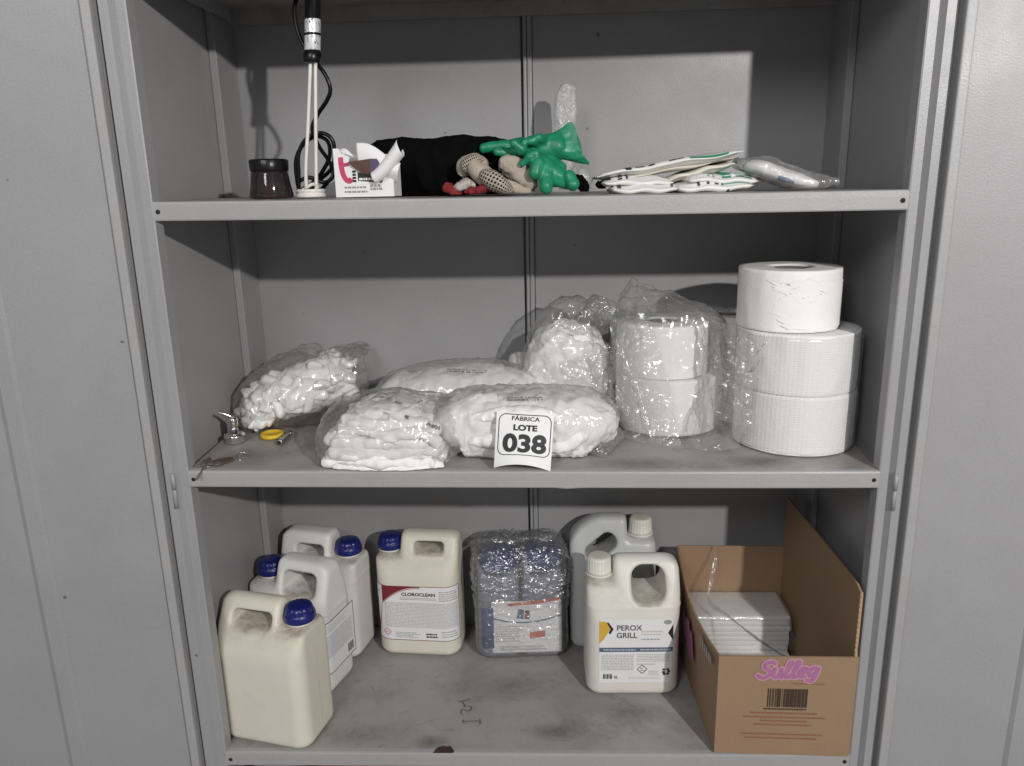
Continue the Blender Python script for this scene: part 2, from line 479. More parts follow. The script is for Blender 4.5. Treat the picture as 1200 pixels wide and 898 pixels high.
def raster_me(lines, w, mapper, cell=.0005):
    pts = np.vstack([np.asarray(cr([(a, b, 0) for a, b in ln], 14 * len(ln)))[:, :2] for ln in lines])
    lo_, hi_ = pts.min(0) - w, pts.max(0) + w
    nx, ny = np.ceil((hi_ - lo_) / cell).astype(int)
    gx, gy = np.meshgrid(lo_[0] + (np.arange(nx) + .5) * cell, lo_[1] + (np.arange(ny) + .5) * cell, indexing='ij')
    d = np.full(gx.shape, 9.)
    for q in pts: d = np.minimum(d, (gx - q[0]) ** 2 + (gy - q[1]) ** 2)
    idx = {}; V = []; F = []
    for i, j in np.argwhere(d < (w / 2) ** 2):
        f = []
        for a, b in ((i, j), (i + 1, j), (i + 1, j + 1), (i, j + 1)):
            if (a, b) not in idx: idx[(a, b)] = len(V); V.append(mapper(lo_[0] + a * cell, lo_[1] + b * cell))
            f.append(idx[(a, b)])
        F.append(f)
    return mesh(V, F)
pz = lambda x, y: (x, y, zbot(x) + .0005)
fig = [[(-.152, .148), (-.140, .151), (-.128, .154)], [(-.145, .149), (-.139, .138), (-.136, .130)],
       [(-.131, .135), (-.124, .130), (-.126, .120), (-.134, .121), (-.141, .123), (-.144, .116), (-.141, .108)],
       [(-.137, .092), (-.134, .083)], [(-.136, .087), (-.120, .088), (-.105, .089)], [(-.103, .095), (-.101, .080)]]
link('pencil_mark', strokes_me(fig, .0024, pz), M['pencil'], sb, False)

def stainmat(name, col, dens):
    mt = bpy.data.materials.new(name); mt.use_nodes = True; nt = mt.node_tree; bs = nt.nodes['Principled BSDF']
    bs.inputs['Base Color'].default_value = (*col, 1); bs.inputs['Roughness'].default_value = .8
    tc = nt.nodes.new('ShaderNodeTexCoord'); g = nd(nt, 'ShaderNodeTexGradient', gradient_type='SPHERICAL'); mp = nd(nt, 'ShaderNodeMapping')
    mp.inputs['Location'].default_value = (-1, -1, 0); mp.inputs['Scale'].default_value = (2, 2, 1)
    nt.links.new(tc.outputs['UV'], mp.inputs[0]); nt.links.new(mp.outputs[0], g.inputs[0])
    n = ntex(nt, coords(nt), 45, 7, .72, .8)
    mu = nd(nt, 'ShaderNodeMath', operation='MULTIPLY'); nt.links.new(g.outputs['Fac'], mu.inputs[0]); nt.links.new(n, mu.inputs[1])
    a = ramp(nt, mu.outputs[0], .06, .60); m2 = nd(nt, 'ShaderNodeMath', operation='MULTIPLY'); nt.links.new(a, m2.inputs[0]); m2.inputs[1].default_value = dens
    nt.links.new(m2.outputs[0], bs.inputs['Alpha']); return mt
M['stain'] = stainmat('brown_stain', (.13, .10, .07), .42); M['stain2'] = stainmat('pinkish_stain', (.22, .17, .145), .38)
for cx, cy, w, d, mt, zf, par in ((.19, .115, .20, .11, 'stain', zbot, 0), (-.34, .05, .26, .10, 'stain2', zbot, 0), (-.05, .20, .30, .14, 'stain2', zbot, 0), (.05, .06, .16, .07, 'stain', zbot, 0), (-.19, .03, .10, .05, 'stain', zbot, 0), (-.50, .07, .16, .13, 'stain2', None, 1), (.40, .045, .16, .08, 'stain', None, 1), (.20, .035, .24, .07, 'stain2', None, 1), (-.25, .02, .2, .05, 'stain', None, 1)):
    zz = (lambda x: zf(x) + .0004) if zf else (lambda x: -.4505 + .0004)
    me = mesh([(cx - w / 2, cy - d / 2, zz(cx - w / 2)), (cx + w / 2, cy - d / 2, zz(cx + w / 2)), (cx + w / 2, cy + d / 2, zz(cx + w / 2)), (cx - w / 2, cy + d / 2, zz(cx - w / 2))], [(0, 1, 2, 3)])
    uv = me.uv_layers.new(name='UVMap')
    for l, q in zip(range(4), ((0, 0), (1, 0), (1, 1), (0, 1))): uv.data[l].uv = q
    link('stain', me, M[mt], sb if not par else smid, False)
# doors folded right back: left and right leaf, each with a rolled edge, a stiffening channel and hinges
for s in (-1, 1):
    d = part('door', bevbox(*sorted((0, s * .585)), -.003, 0, CZ + .03, ZT - .02, bev=.0008), M['steel'])
    d.location = (s * .640, -.020, -CZ); d.rotation_euler = (0, 0, math.radians(-s * 7))
    link('rolled_edge', xform(join_me(box_me(*sorted((s * -.002, s * -.017)), -.013, .004, CZ + .03, ZT - .02, bev=.003, seg=3)), Matrix.Identity(4)), M['lip'], d, False)
    link('edge_gap', box_me(*sorted((s * .0002, s * -.0018)), -.002, .001, CZ + .03, ZT - .02), M['dark'], d, False)
    V = []; hx = .185
    prof = [(hx, -.0032), (hx + .006, -.0082), (hx + .028, -.0082), (hx + .037, -.0032)]
    me = fix(mesh([(s * x, y, z) for z in (CZ + .06, ZT - .05) for x, y in prof], [(i, i + 1, 5 + i, 4 + i) for i in range(3)]))
    link('stiffening_channel', me, M['steel'], d, False)
    hg = part('hinge', xform(lathe_me([(0, -.034), (.0036, -.034), (.0036, -.0012), (.0030, -.0004), (0, -.0004)], 14), Matrix.Identity(4)), M['steel'], smooth=True)
    hg.location = (s * .6055, -.0125, -.481 - CZ)
    k = link('knuckle', lathe_me([(0, .0008), (.0036, .0008), (.0036, .030), (0, .030)], 14), M['steel'], hg)
    k.location = (0, 0, 0)
    k = link('hinge_leaf', bevbox(*sorted((0, s * .012)), .000, .0015, -.034, .030), M['steel'], hg, False)

# ================================================================== bottom shelf
def hdpe(name, col, dust=.55, sss=.12, zd=(.17, .26), trans=0):
    mt, nt, bs = newmat(name)
    v = coords(nt)
    f = ramp(nt, ntex(nt, v, 14, 5, .6), .3, .75)
    c = mixc(nt, f, tuple(x * .94 for x in col), col)
    sp = nd(nt, 'ShaderNodeSeparateXYZ'); nt.links.new(v, sp.inputs[0])
    ge = nd(nt, 'ShaderNodeNewGeometry'); sn = nd(nt, 'ShaderNodeSeparateXYZ'); nt.links.new(ge.outputs['Normal'], sn.inputs[0])
    up = nd(nt, 'ShaderNodeMapRange'); nt.links.new(sn.outputs[2], up.inputs[0]); up.inputs[1].default_value = .25; up.inputs[2].default_value = .8
    lowz = nd(nt, 'ShaderNodeMapRange'); nt.links.new(sp.outputs[2], lowz.inputs[0]); lowz.inputs[1].default_value = .262; lowz.inputs[2].default_value = .245
    dn = ramp(nt, ntex(nt, v, 45, 6, .7), .25, .65)
    a = nd(nt, 'ShaderNodeMath', operation='MULTIPLY'); nt.links.new(up.outputs[0], a.inputs[0]); nt.links.new(dn, a.inputs[1])
    b = nd(nt, 'ShaderNodeMath', operation='MULTIPLY'); nt.links.new(a.outputs[0], b.inputs[0]); nt.links.new(lowz.outputs[0], b.inputs[1])
    d = nd(nt, 'ShaderNodeMath', operation='MULTIPLY'); nt.links.new(b.outputs[0], d.inputs[0]); d.inputs[1].default_value = dust
    c = mixc(nt, d.outputs[0], c, (.22, .16, .115))
    scuff = ramp(nt, ntex(nt, v, 20, 8, .78, .8), .58, .76)
    s2 = nd(nt, 'ShaderNodeMath', operation='MULTIPLY'); nt.links.new(scuff, s2.inputs[0]); s2.inputs[1].default_value = .35
    c = mixc(nt, s2.outputs[0], c, tuple(x * .62 for x in col))
    nt.links.new(c, bs.inputs['Base Color'])
    bs.inputs['Roughness'].default_value = .42; bs.inputs['Specular IOR Level'].default_value = .45
    bs.inputs['Subsurface Weight'].default_value = sss; bs.inputs['Subsurface Radius'].default_value = (.012, .010, .007); bs.inputs['Subsurface Scale'].default_value = .6
    if trans: bs.inputs['Transmission Weight'].default_value = trans; bs.inputs['Roughness'].default_value = .35
    bump(nt, bs, ntex(nt, v, 22, 4, .55), .25, .004)
    return mt
M['cream'] = hdpe('cream_polyethylene', (.71, .675, .565), .75)
M['white_pe'] = hdpe('white_polyethylene', (.74, .725, .69), .7)
M['white_pe2'] = hdpe('offwhite_polyethylene', (.72, .69, .63), .6)
M['clear_pe'] = hdpe('translucent_polyethylene', (.72, .73, .71), .35, .35, trans=.30)
M['bluecap'] = plain('blue_cap_plastic', (.009, .014, .125), .32, var=.12, vscale=60, bmp=.15, bscale=250)
M['whitecap'] = plain('white_cap_plastic', (.70, .67, .60), .45, var=.08)
M['darkgrey'] = plain('dark_grey_print', (.10, .105, .115), .5)
M['palebrown'] = plain('pale_brown_print', (.55, .48, .42), .5)
M['label'] = plain('label_paper', (.76, .76, .755), .42, var=.03, vscale=20)
M['maroon'] = plain('maroon_print', (.19, .018, .028), .45, var=.08)
M['pinkline'] = plain('pink_print', (.50, .24, .25), .45)
M['yellow'] = plain('yellow_print', (.62, .38, .05), .45)
M['bluestripe'] = plain('slate_blue_print', (.085, .13, .20), .45)
M['redprint'] = plain('red_print', (.50, .12, .07), .5)
M['bluedark'] = plain('navy_print', (.03, .05, .17), .5)

class Jug:
    def __init__(s, W, D, H, hole, style, neck, zsh=.19, ridge=.021, r=.028, rt=.03, zn=.242, nx=.052, bot=.016, tilt=0):
        s.W, s.D, s.H, s.r, s.side, s.zn, s.nx = W, D, H, r, neck, zn, nx
        hx, hz, ha, hb, hr = hole
        def f(P):
            x, y, z = P[..., 0] * -neck, P[..., 1], P[..., 2]        # neck on -x in here
            d = extr(rbox2(x, y, W, D, r), z - H / 2, H / 2, bot)
            # tapered shoulders front and back
            a, b = H - .012 - zsh, D - ridge
            pl = ((np.abs(y) - D) * a + (z - zsh) * b) / math.hypot(a, b)
            d = smax(d, pl, .016)
            # rounded silhouette of the arch
            d = smax(d, rbox2(x, z - (H - .2), W + .012, .2, rt + .012), .006)
            # low shoulder under the neck
            low = np.maximum(x - (-W + nx), zn - z)                    # region to cut is x<.. and z>zn
            cut = np.maximum(x - (-W + nx), zn - z)
            q = smax(x - (-W + nx), zn - z, .014)
            d = smax(d, -q, .014)
            # finger hole and the hollow below it
            ct, st_ = math.cos(math.radians(tilt)), math.sin(math.radians(tilt))
            hol = rbox2((x - hx) * ct + (z - hz) * st_, -(x - hx) * st_ + (z - hz) * ct, ha, hb, hr)
            if tilt: d = smax(d, ((x - W + .050) * .62 + (z - H) * .78), .02)
            d = smax(d, -hol, .008)
            # neck
            cx = -W + nx * .50
            ncy = np.maximum(np.hypot(x - cx, y) - .0215, np.maximum(z - zn - .016, zn - .03 - z))
            d = smin(d, ncy, .008)
            if style == 'ribbed':                                        # moulded ledge round the body
                d = d - .0012 * np.exp(-((z - zsh - .002) / .004) ** 2)
            if style == 'dented':
                d = d + .0025 * noise(P, 14, 3)
            return d
        s.me = nets(f, (-W - .012, -D - .012, -.012), (W + .012, D + .012, H + .012), .0034)
        s.capx = (-W + nx * .50) * -neck
    def wrap(s, u, z, off=.0007):
        """point on the upright wall: u runs round the jug from the middle of the front face, + to the right"""
        W, D, r = s.W, s.D, s.r
        sg = 1 if u >= 0 else -1; a = abs(u); fl = W - r; arc = r * math.pi / 2
        if a <= fl: x, y, nx_, ny = a, -D, 0, -1
        elif a <= fl + arc:
            t = (a - fl) / r; x, y, nx_, ny = fl + r * math.sin(t), -D + r - r * math.cos(t), math.sin(t), -math.cos(t)
        else: x, y, nx_, ny = W, -D + r + (a - fl - arc), 1, 0
        return (sg * (x + nx_ * off), y + ny * off, z)
def patch(mapper, u0, u1, z0, z1, off, nu=24, nz=2, corner=0):
    us = np.linspace(u0, u1, nu)
    P = np.array([[mapper(u, z, off) for z in np.linspace(z0, z1, nz)] for u in us])
    return grid_me(P)
def poly(mapper, pts, off):
    return mesh([mapper(a, b, off) for a, b in pts], [tuple(range(len(pts)))])
def text_me(body, size, mapper, u, v, off, align='LEFT', bold=0, sx=1.0, shear=0):
    cu = bpy.data.curves.new('t', 'FONT'); cu.body = body; cu.size = size; cu.align_x = align; cu.offset = bold; cu.shear = shear; cu.resolution_u = 4
    ob = bpy.data.objects.new('t', cu); COL.objects.link(ob)
    dg = bpy.context.evaluated_depsgraph_get()
    me = bpy.data.meshes.new_from_object(ob.evaluated_get(dg))
    bpy.data.objects.remove(ob)
    for w in me.vertices: w.co = mapper(u + w.co.x * sx, v + w.co.y, off)
    me.materials.clear()
    return me
def dashes(mapper, u0, u1, z0, z1, rows, off, seed=0, hgt=.45, ragged=.25):
    """unreadable small print: word-length dashes in rows"""
    R = random.Random(seed); ms = []
    dz = (z1 - z0) / rows
    for i in range(rows):
        z = z1 - dz * (i + .5); u = u0; end = u1 - (u1 - u0) * ragged * R.random()
        while u < end:
            w = R.uniform(.0016, .0075); e = min(u + w, end)
            ms.append(poly(mapper, [(u, z - dz * hgt / 2), (e, z - dz * hgt / 2), (e, z + dz * hgt / 2), (u, z + dz * hgt / 2)], off))
            u = e + .0013
    return join_me(*ms)
def frame_me(mapper, u0, u1, z0, z1, w, off):
    n = 30
    return join_me(patch(mapper, u0, u1, z1 - w, z1, off, n), patch(mapper, u0, u1, z0, z0 + w, off, n), patch(mapper, u0, u0 + w, z0, z1, off, 2), patch(mapper, u1 - w, u1, z0, z1, off, 2))
def stuff(o):
    o['kind'] = 'stuff'; return o
def place_jug(j, label, loc, rz, body, cap, capm, tilt=0):
    t = thing('jug', label, 'jug', loc, rz, 'five litre jugs on the bottom shelf')
    link('jug_body', j.me, body, t)
    c = link('cap', cap, capm, t); c.location = (j.capx, 0, j.zn + .006)
    us_ = j.W - j.r + j.r * math.pi / 2 + (j.D - j.r)
    for sg in (-1, 1):
        link('mould_seam', patch(lambda u, z, off: j.wrap(u, z, off), sg * us_ - .0007, sg * us_ + .0007, .022, .19, .0005, 2, 12), body, t)
    rg = link('cap_ring', lathe_me([(.0225, 0), (.0282, .0005), (.0282, .0045), (.0225, .0052)], 40), M['white_pe'] if capm is M['bluecap'] else capm, t)
    rg.location = (j.capx, 0, j.zn + .002)
    return t
cap_blue = lathe_me([(0, .0300), (.0195, .0300), (.0222, .0288), (.0245, .0240), (.0258, .0180), (.0262, .0168), (.0286, .0152), (.0296, .0125), (.0302, .004), (.0294, .001), (.0215, .0005)], 96, (16, .0012, 2, 4))
cap_white = lathe_me([(0, .036), (.017, .036), (.0205, .0355), (.0225, .033), (.0235, .028), (.0245, .008), (.0258, .007), (.0265, .001), (.0215, .0005)], 96, (24, .0011, 3, 5))

# nearest cream jug, no label
j1 = Jug(.0925, .062, .290, (.020, .252, .042, .0145, .011), 'plain', 1, zsh=.205, ridge=.020, rt=.024, zn=.243, nx=.056, bot=.015)
place_jug(j1, 'bare cream jug with blue cap, nearest the camera in the left corner', (-.499, .076, zbot(-.49) + .001), -12, M['cream'], cap_blue, M['bluecap'])
# white jug with label turned to the right
j2 = Jug(.095, .060, .290, (.030, .243, .040, .024, .014), 'ribbed', -1, zsh=.185, ridge=.026, rt=.036, zn=.236, nx=.066)
t2 = place_jug(j2, 'white jug with label on its side, between the bare cream jug and the wall corner', (-.502, .240, zbot(-.48) + .001), -16, M['white_pe'], cap_blue, M['bluecap'])
W2 = j2.wrap; u0, u1 = .092, .200
lb = link('label', patch(W2, u0, u1, .048, .168, .0006, 40, 3), M['label'], t2)
link('label_border', frame_me(W2, u0, u1, .048, .168, .0016, .0010), M['ink'], lb)
stuff(link('small_print', join_me(dashes(W2, u0 + .006, u1 - .02, .143, .160, 3, .0010, 4, .3), dashes(W2, u0 + .006, u1 - .008, .085, .138, 12, .0010, 5, .5, .05)), M['softink'], lb))
link('barcode', join_me(*[patch(W2, u1 - .030 + k * .0028, u1 - .030 + k * .0028 + (.0012 if k % 3 else .002), .058, .078, .0011, 2) for k in range(8)]), M['ink'], lb)
# white jug at the back left
j3 = Jug(.093, .0575, .292, (.018, .246, .034, .018, .012), 'ribbed', 1, zsh=.188, ridge=.026, rt=.034, zn=.236, nx=.062)
place_jug(j3, 'white jug with dark blue cap standing against the back wall at the left', (-.478, .364, zbot(-.47) + .001), -12, M['white_pe'], cap_blue, M['bluecap'])
# cream jug with the maroon label
j4 = Jug(.0935, .0575, .290, (.028, .258, .033, .0115, .009), 'plain', -1, zsh=.205, ridge=.022, r=.034, rt=.03, zn=.240, nx=.056, bot=.017)
t4 = place_jug(j4, 'cream jug with blue cap and white and maroon printed label', (-.258, .360, zbot(-.258) + .001), -3, M['cream'], cap_blue, M['bluecap'])
W4 = j4.wrap; u0, u1, z0, z1 = -.098, .102, .043, .178
lb = link('label', patch(W4, u0, u1, z0, z1, .0006, 60, 3), M['label'], t4)
link('label_border', frame_me(W4, u0, u1, z0, z1, .0014, .0012), M['maroon'], lb)
pts = []
mar = []
for i in range(14):                                    # maroon field outside a sweeping curve
    a = i / 13
    mar.append((u0 + .020 + .088 * a, z1 - .003 - .040 * (1 - a) ** 2.4))
M4 = []
for i in range(13):
    M4.append(mesh([W4(mar[i][0], mar[i][1], .0010), W4(mar[i + 1][0], mar[i + 1][1], .0010), W4(mar[i + 1][0], z1, .0010), W4(mar[i][0], z1, .0010)], [(0, 1, 2, 3)]))
for i in range(20):
    a, b = i / 20, (i + 1) / 20
    za, zc = z1 - .043 - (z1 - z0 - .045) * a, z1 - .043 - (z1 - z0 - .045) * b
    wa, wb = .019 * (1 - a) ** .8 + .001, .019 * (1 - b) ** .8 + .001
    M4.append(mesh([W4(u0, za, .0010), W4(u0 + wa, za, .0010), W4(u0 + wb, zc, .0010), W4(u0, zc, .0010)], [(0, 1, 2, 3)]))
link('maroon_field', join_me(*M4), M['maroon'], lb)
link('pink_line', strokes_me([[(a, b - .002) for a, b in mar]], .0022, lambda a, b: W4(a, b, .0014)), M['pinkline'], lb)
link('emblem_square', patch(W4, u0 + .001, u0 + .018, z1 - .036, z1 - .001, .0013, 6), M['label'], lb)
link('emblem_mark', patch(W4, u0 + .007, u0 + .012, z1 - .022, z1 - .015, .0017, 3), M['greyink'], lb)
link('product_name', text_me('CLOROCLEAN', .0108, W4, .006, z1 - .0235, .0013, 'CENTER', .00035, 1.08), M['ink'], lb)
stuff(link('small_print', join_me(dashes(W4, -.035, .048, z1 - .034, z1 - .027, 2, .0012, 1, .42, .1), dashes(W4, .052, u1 - .004, z1 - .036, z1 - .010, 5, .0012, 2, .4, .1), dashes(W4, -.050, .008, z0 + .006, z0 + .021, 4, .0012, 9, .4, .4), dashes(W4, .056, u1 - .006, z0 + .008, z0 + .026, 3, .0012, 19, .35, .3)), M['greyink'], lb))
link('text_block', dashes(W4, -.072, u1 - .004, z0 + .032, z1 - .040, 18, .0012, 3, .6, .02), M['softink'], lb)
link('volume_mark', dashes(W4, .020, .046, z0 + .007, z0 + .020, 2, .0013, 12, .6, .1), M['ink'], lb)
link('hazard_diamond', strokes_me([[(-.078, z0 + .020), (-.069, z0 + .029)], [(-.069, z0 + .029), (-.060, z0 + .020)], [(-.060, z0 + .020), (-.069, z0 + .011)], [(-.069, z0 + .011), (-.078, z0 + .020)], [(-.073, z0 + .019), (-.065, z0 + .021)]], .0016, lambda a, b: W4(a, b, .0014)), M['pinkline'], lb)
# white jug with big round handle, yellow and blue label
j5 = Jug(.0945, .0635, .292, (.030, .240, .034, .034, .024), 'ribbed', -1, zsh=.198, ridge=.019, r=.030, rt=.044, zn=.246, nx=.056, bot=.017)
t5 = place_jug(j5, 'white jug with white ribbed cap and yellow and slate blue label', (.205, .226, zbot(.206) + .001), 2, M['white_pe2'], cap_white, M['whitecap'])
W5 = j5.wrap; u0, u1, z0, z1 = -.070, .078, .034, .178
lb = link('label', patch(W5, u0, u1, z0, z1, .0005, 50, 3), M['label'], t5)
link('yellow_chevron', poly(W5, [(u0, z1 - .004), (u0 + .013, z1 - .004), (u0 + .022, z1 - .020), (u0 + .008, z1 - .045), (u0, z1 - .054)], .0010), M['yellow'], lb)
stuff(link('dark_chevron', join_me(poly(W5, [(u0 + .014, z1 - .006), (u0 + .018, z1 - .006), (u0 + .028, z1 - .021), (u0 + .022, z1 - .032), (u0 + .018, z1 - .030), (u0 + .022, z1 - .021)], .0012), poly(W5, [(u1, z1 - .012), (u1 - .011, z1 - .030), (u1, z1 - .048)], .0012)), M['ink'], lb))
link('product_name', join_me(text_me('PEROX', .0165, W5, u0 + .034, z1 - .024, .0010, 'LEFT', .0004, .98), text_me('GRILL', .0165, W5, u0 + .034, z1 - .041, .0010, 'LEFT', .0004, .98)), M['darkgrey'], lb)
link('stripe', patch(W5, u0, u1, z1 - .073, z1 - .063, .0010, 30), M['bluestripe'], lb)
link('stripe_print', join_me(dashes(W5, u0 + .008, u0 + .074, z1 - .071, z1 - .065, 1, .0013, 7, .55, .0), dashes(W5, u0 + .082, u1 - .004, z1 - .071, z1 - .065, 1, .0013, 8, .55, .0)), M['softink'], lb)
stuff(link('small_print', join_me(dashes(W5, u0 + .004, u0 + .071, z0 + .028, z0 + .066, 10, .0010, 31, .6, .03), dashes(W5, u0 + .076, u1 - .006, z0 + .048, z0 + .066, 5, .0010, 32, .55, .05), dashes(W5, u0 + .076, u1 - .030, z0 + .040, z0 + .045, 1, .0010, 33, .5, .2), dashes(W5, u0 + .100, u0 + .122, z0 + .016, z0 + .028, 3, .0010, 34, .5, .2), dashes(W5, u0 + .060, u1 - .022, z0 + .007, z0 + .014, 2, .0010, 35, .35, .1)), M['softink'], lb))
link('description', join_me(dashes(W5, u0 + .084, u1 - .016, z1 - .037, z1 - .024, 2, .0010, 36, .4, .3)), M['palebrown'], lb)
link('subtitle', dashes(W5, u0 + .084, u1 - .026, z1 - .047, z1 - .042, 1, .0010, 37, .5, .05), M['greyink'], lb)
link('volume_mark', text_me('5L', .0085, W5, u0 + .030, z0 + .010, .0012, 'LEFT', .0002), M['ink'], lb)
link('barcode', join_me(*[patch(W5, u0 + .008 + k * .0024, u0 + .008 + k * .0024 + (.0011 if k % 3 else .0018), z0 + .009, z0 + .020, .0012, 2) for k in range(8)]), M['ink'], lb)
cx, cz = u0 + .087, z0 + .031
link('hazard_diamond', strokes_me([[(cx - .010, cz), (cx, cz + .010)], [(cx, cz + .010), (cx + .010, cz)], [(cx + .010, cz), (cx, cz - .010)], [(cx, cz - .010), (cx - .010, cz)], [(cx - .004, cz + .001), (cx + .001, cz + .003)], [(cx - .003, cz - .003), (cx + .004, cz - .002)]], .0013, lambda a, b: W5(a, b, .0012)), M['ink'], lb)
cx, cz = u1 - .013, z0 + .025
link('recycling_mark', join_me(*[poly(W5, [(cx + a - .0028, cz + b - .0022), (cx + a + .0028, cz + b - .0022), (cx + a + .0028, cz + b + .0022), (cx + a - .0028, cz + b + .0022)], .0012) for a, b in ((-.004, .005), (.004, .005), (-.0045, -.001), (.004, -.005), (-.003, -.0055), (.006, 0))]), M['ink'], lb)
cx, cz = u1 - .012, z1 - .006
link('oval_emblem', poly(W5, [(cx + .008 * math.cos(t), cz + .0052 * math.sin(t)) for t in np.linspace(0, 6.28, 20, endpoint=False)], .0012), M['greyink'], lb)
# translucent jug at the back
j6 = Jug(.095, .052, .312, (.026, .246, .038, .020, .018), 'dented', 1, zsh=.205, ridge=.022, rt=.046, zn=.262, nx=.064, tilt=-38)
place_jug(j6, 'translucent greyish jug half hidden behind the yellow and blue labelled one', (.176, .378, zbot(.176) + .001), 0, M['clear_pe'], cap_white, M['whitecap'])

# ------------------------------------------------------------------ shrink-wrapped bundle of blue-capped jugs
wb = thing('wrapped_bundle', 'bundle of blue-capped containers tightly wrapped in crinkled clear stretch film', 'bundle', (-.030, .352, zbot(-.03) + .001), 4)
jb = Jug(.046, .055, .240, (.010, .208, .020, .012, .010), 'plain', 1, zsh=.165, ridge=.03, r=.02, rt=.022, zn=.205, nx=.05)
M['greybody'] = plain('pale_grey_plastic', (.20, .21, .26), .4)
for i, x in enumerate((-.050, .048)):
    o = link('container', jb.me, M['greybody'], wb); o.location = (x, 0, 0)
for x, y in ((-.050, -.010), (.048, .0)):
    o = link('cap', cap_blue, M['bluecap'], wb); o.location = (x, y, .212); o.scale = (1.5, 1.5, 1.25)
o = link('blue_panel', box_me(-.088, -.062, -.0600, -.0585, .03, .13), M['bluedark'], wb)
fm = lambda u, z, off: (u, -.0592 - off, z)
lb = link('label', sheet_me(np.array([[fm(u, z, 0) for z in (.018, .145)] for u in (-.066, .088)])), M['label'], wb)
link('red_band', poly(fm, [(-.030, .133), (.030, .137), (.088, .146), (.088, .153), (.030, .146), (-.030, .139)], .0006), M['redprint'], lb)
link('blue_square', poly(fm, [(-.012, .103), (.004, .101), (.006, .124), (-.006, .126)], .0006), M['bluestripe'], lb)
link('red_mark', poly(fm, [(.006, .102), (.017, .100), (.018, .122), (.008, .122)], .0006), M['maroon'], lb)
link('orange_mark', poly(fm, [(.018, .052), (.052, .056), (.052, .072), (.018, .068)], .0006), M['redprint'], lb)
link('curved_rule', strokes_me([[(-.064, .104), (-.02, .094), (.03, .094), (.086, .108)]], .0035, lambda a, b: fm(a, b, .0007)), M['bluestripe'], lb)
stuff(link('small_print', join_me(dashes(fm, -.058, .010, .044, .086, 7, .0006, 51, .5), dashes(fm, -.05, .08, .022, .036, 2, .0006, 52, .6)), M['softink'], lb))
def wrapshape(P):
    x, y, z = P[..., 0], P[..., 1], P[..., 2]
    return extr(rbox2(x, y, .100 - .08 * np.maximum(z - .20, 0), .063, .03), z - .128, .130, .034)
me = nets(wrapshape, (-.12, -.09, -.02), (.12, .09, .29), .0026)
V = np.array([v.co[:] for v in me.vertices]); N = np.array([v.normal[:] for v in me.vertices])
up = np.clip((V[:, 2] - .12) / .06, 0, 1)
amp = .003 + .009 * up
dsp = crumple(V, 70, 15) * (.0026 + .002 * up) + (crumple(V * np.array((1, 1, 1.9)), 26, 3) + .5 * ridge(V * np.array((.5, 1, 2.2)), 60, 8)) * amp + .003 * noise(V, 14, 9)
for x, y in ((-.050, -.010), (.048, .0)):
    dsp += .010 * up * np.exp(-(((V[:, 0] - x) / .028) ** 2 + ((V[:, 1] - y) / .03) ** 2)) * (V[:, 2] > .22)
V = V + N * (dsp + .002)[:, None]; V[:, 2] = np.maximum(V[:, 2], .0006)
me.vertices.foreach_set('co', V.ravel()); me.update()
link('stretch_film', me, M['filmwrap'], wb)

# ------------------------------------------------------------------ cardboard box
def cardmat(name, col):
    mt, nt, bs = newmat(name)
    v = coords(nt); f = ramp(nt, ntex(nt, v, 5, 5, .6), .3, .7)
    c = mixc(nt, f, tuple(x * .92 for x in col), col)
    fib = ramp(nt, ntex(nt, coords(nt, 'Object', (1, 1, 9)), 160, 3), .3, .7)
    c = mixc(nt, .12, c, mixc(nt, fib, (.20, .12, .07), (.5, .34, .2)))
    sc = ramp(nt, ntex(nt, v, 17, 6, .7, .5), .66, .76)
    s2 = nd(nt, 'ShaderNodeMath', operation='MULTIPLY'); nt.links.new(sc, s2.inputs[0]); s2.inputs[1].default_value = .3
    c = mixc(nt, s2.outputs[0], c, (.46, .33, .21))
    nt.links.new(c, bs.inputs['Base Color']); bs.inputs['Roughness'].default_value = .75; bs.inputs['Specular IOR Level'].default_value = .25
    flu = nd(nt, 'ShaderNodeTexWave', wave_type='BANDS', bands_direction='X'); flu.inputs['Scale'].default_value = 55; flu.inputs['Distortion'].default_value = .6; nt.links.new(v, flu.inputs['Vector'])
    n0 = bump(nt, None, flu.outputs['Fac'], .10, .0012); n1 = bump(nt, None, ntex(nt, v, 9, 5, .6), .35, .006, n0)
    bump(nt, bs, fib, .10, .001, n1)
    return mt
M['card'] = cardmat('brown_cardboard', (.30, .198, .122))
M['cardedge'] = plain('cardboard_edge', (.42, .29, .18), .85, bmp=.8, bscale=300)
M['pink'] = plain('pink_print_fill', (.37, .135, .27), .75, var=.10, vscale=120)
M['pinklight'] = plain('light_pink_print', (.47, .25, .31), .75, var=.08, vscale=120)
M['brownink'] = plain('brown_red_print', (.27, .105, .065), .7, var=.1)
M['barink'] = plain('brown_black_print', (.045, .028, .018), .7)
BX = thing('cardboard_box', 'brown cardboard box with pink lettering and one tall side flap', 'box', (.460, .185, zbot(.46) + .0012), 0)
th = .0035
# footprint corners (local): front wider to the left, slightly skewed as it stands
fl_, fr_, br_, bl_ = (-.121, -.186), (.120, -.190), (.098, .186), (-.140, .186)
def wall(name, a, b, h0, h1, nh=10, nl=20, bow=0, inward=(0, 1), topf=None, mat=None):
    """upright cardboard sheet from a to b, top height h0->h1"""
    P = np.zeros((nl, nh, 3))
    for i in range(nl):
        t = i / (nl - 1); x = a[0] + (b[0] - a[0]) * t; y = a[1] + (b[1] - a[1]) * t
        h = topf(t) if topf else h0 + (h1 - h0) * t
        for k in range(nh):
            s_ = k / (nh - 1); o_ = bow * math.sin(math.pi * t) * s_ ** 2
            P[i, k] = (x - inward[0] * o_, y - inward[1] * o_, h * s_)
    me = sheet_me(P, th)
    return link(name, me, mat or M['card'], BX, False)
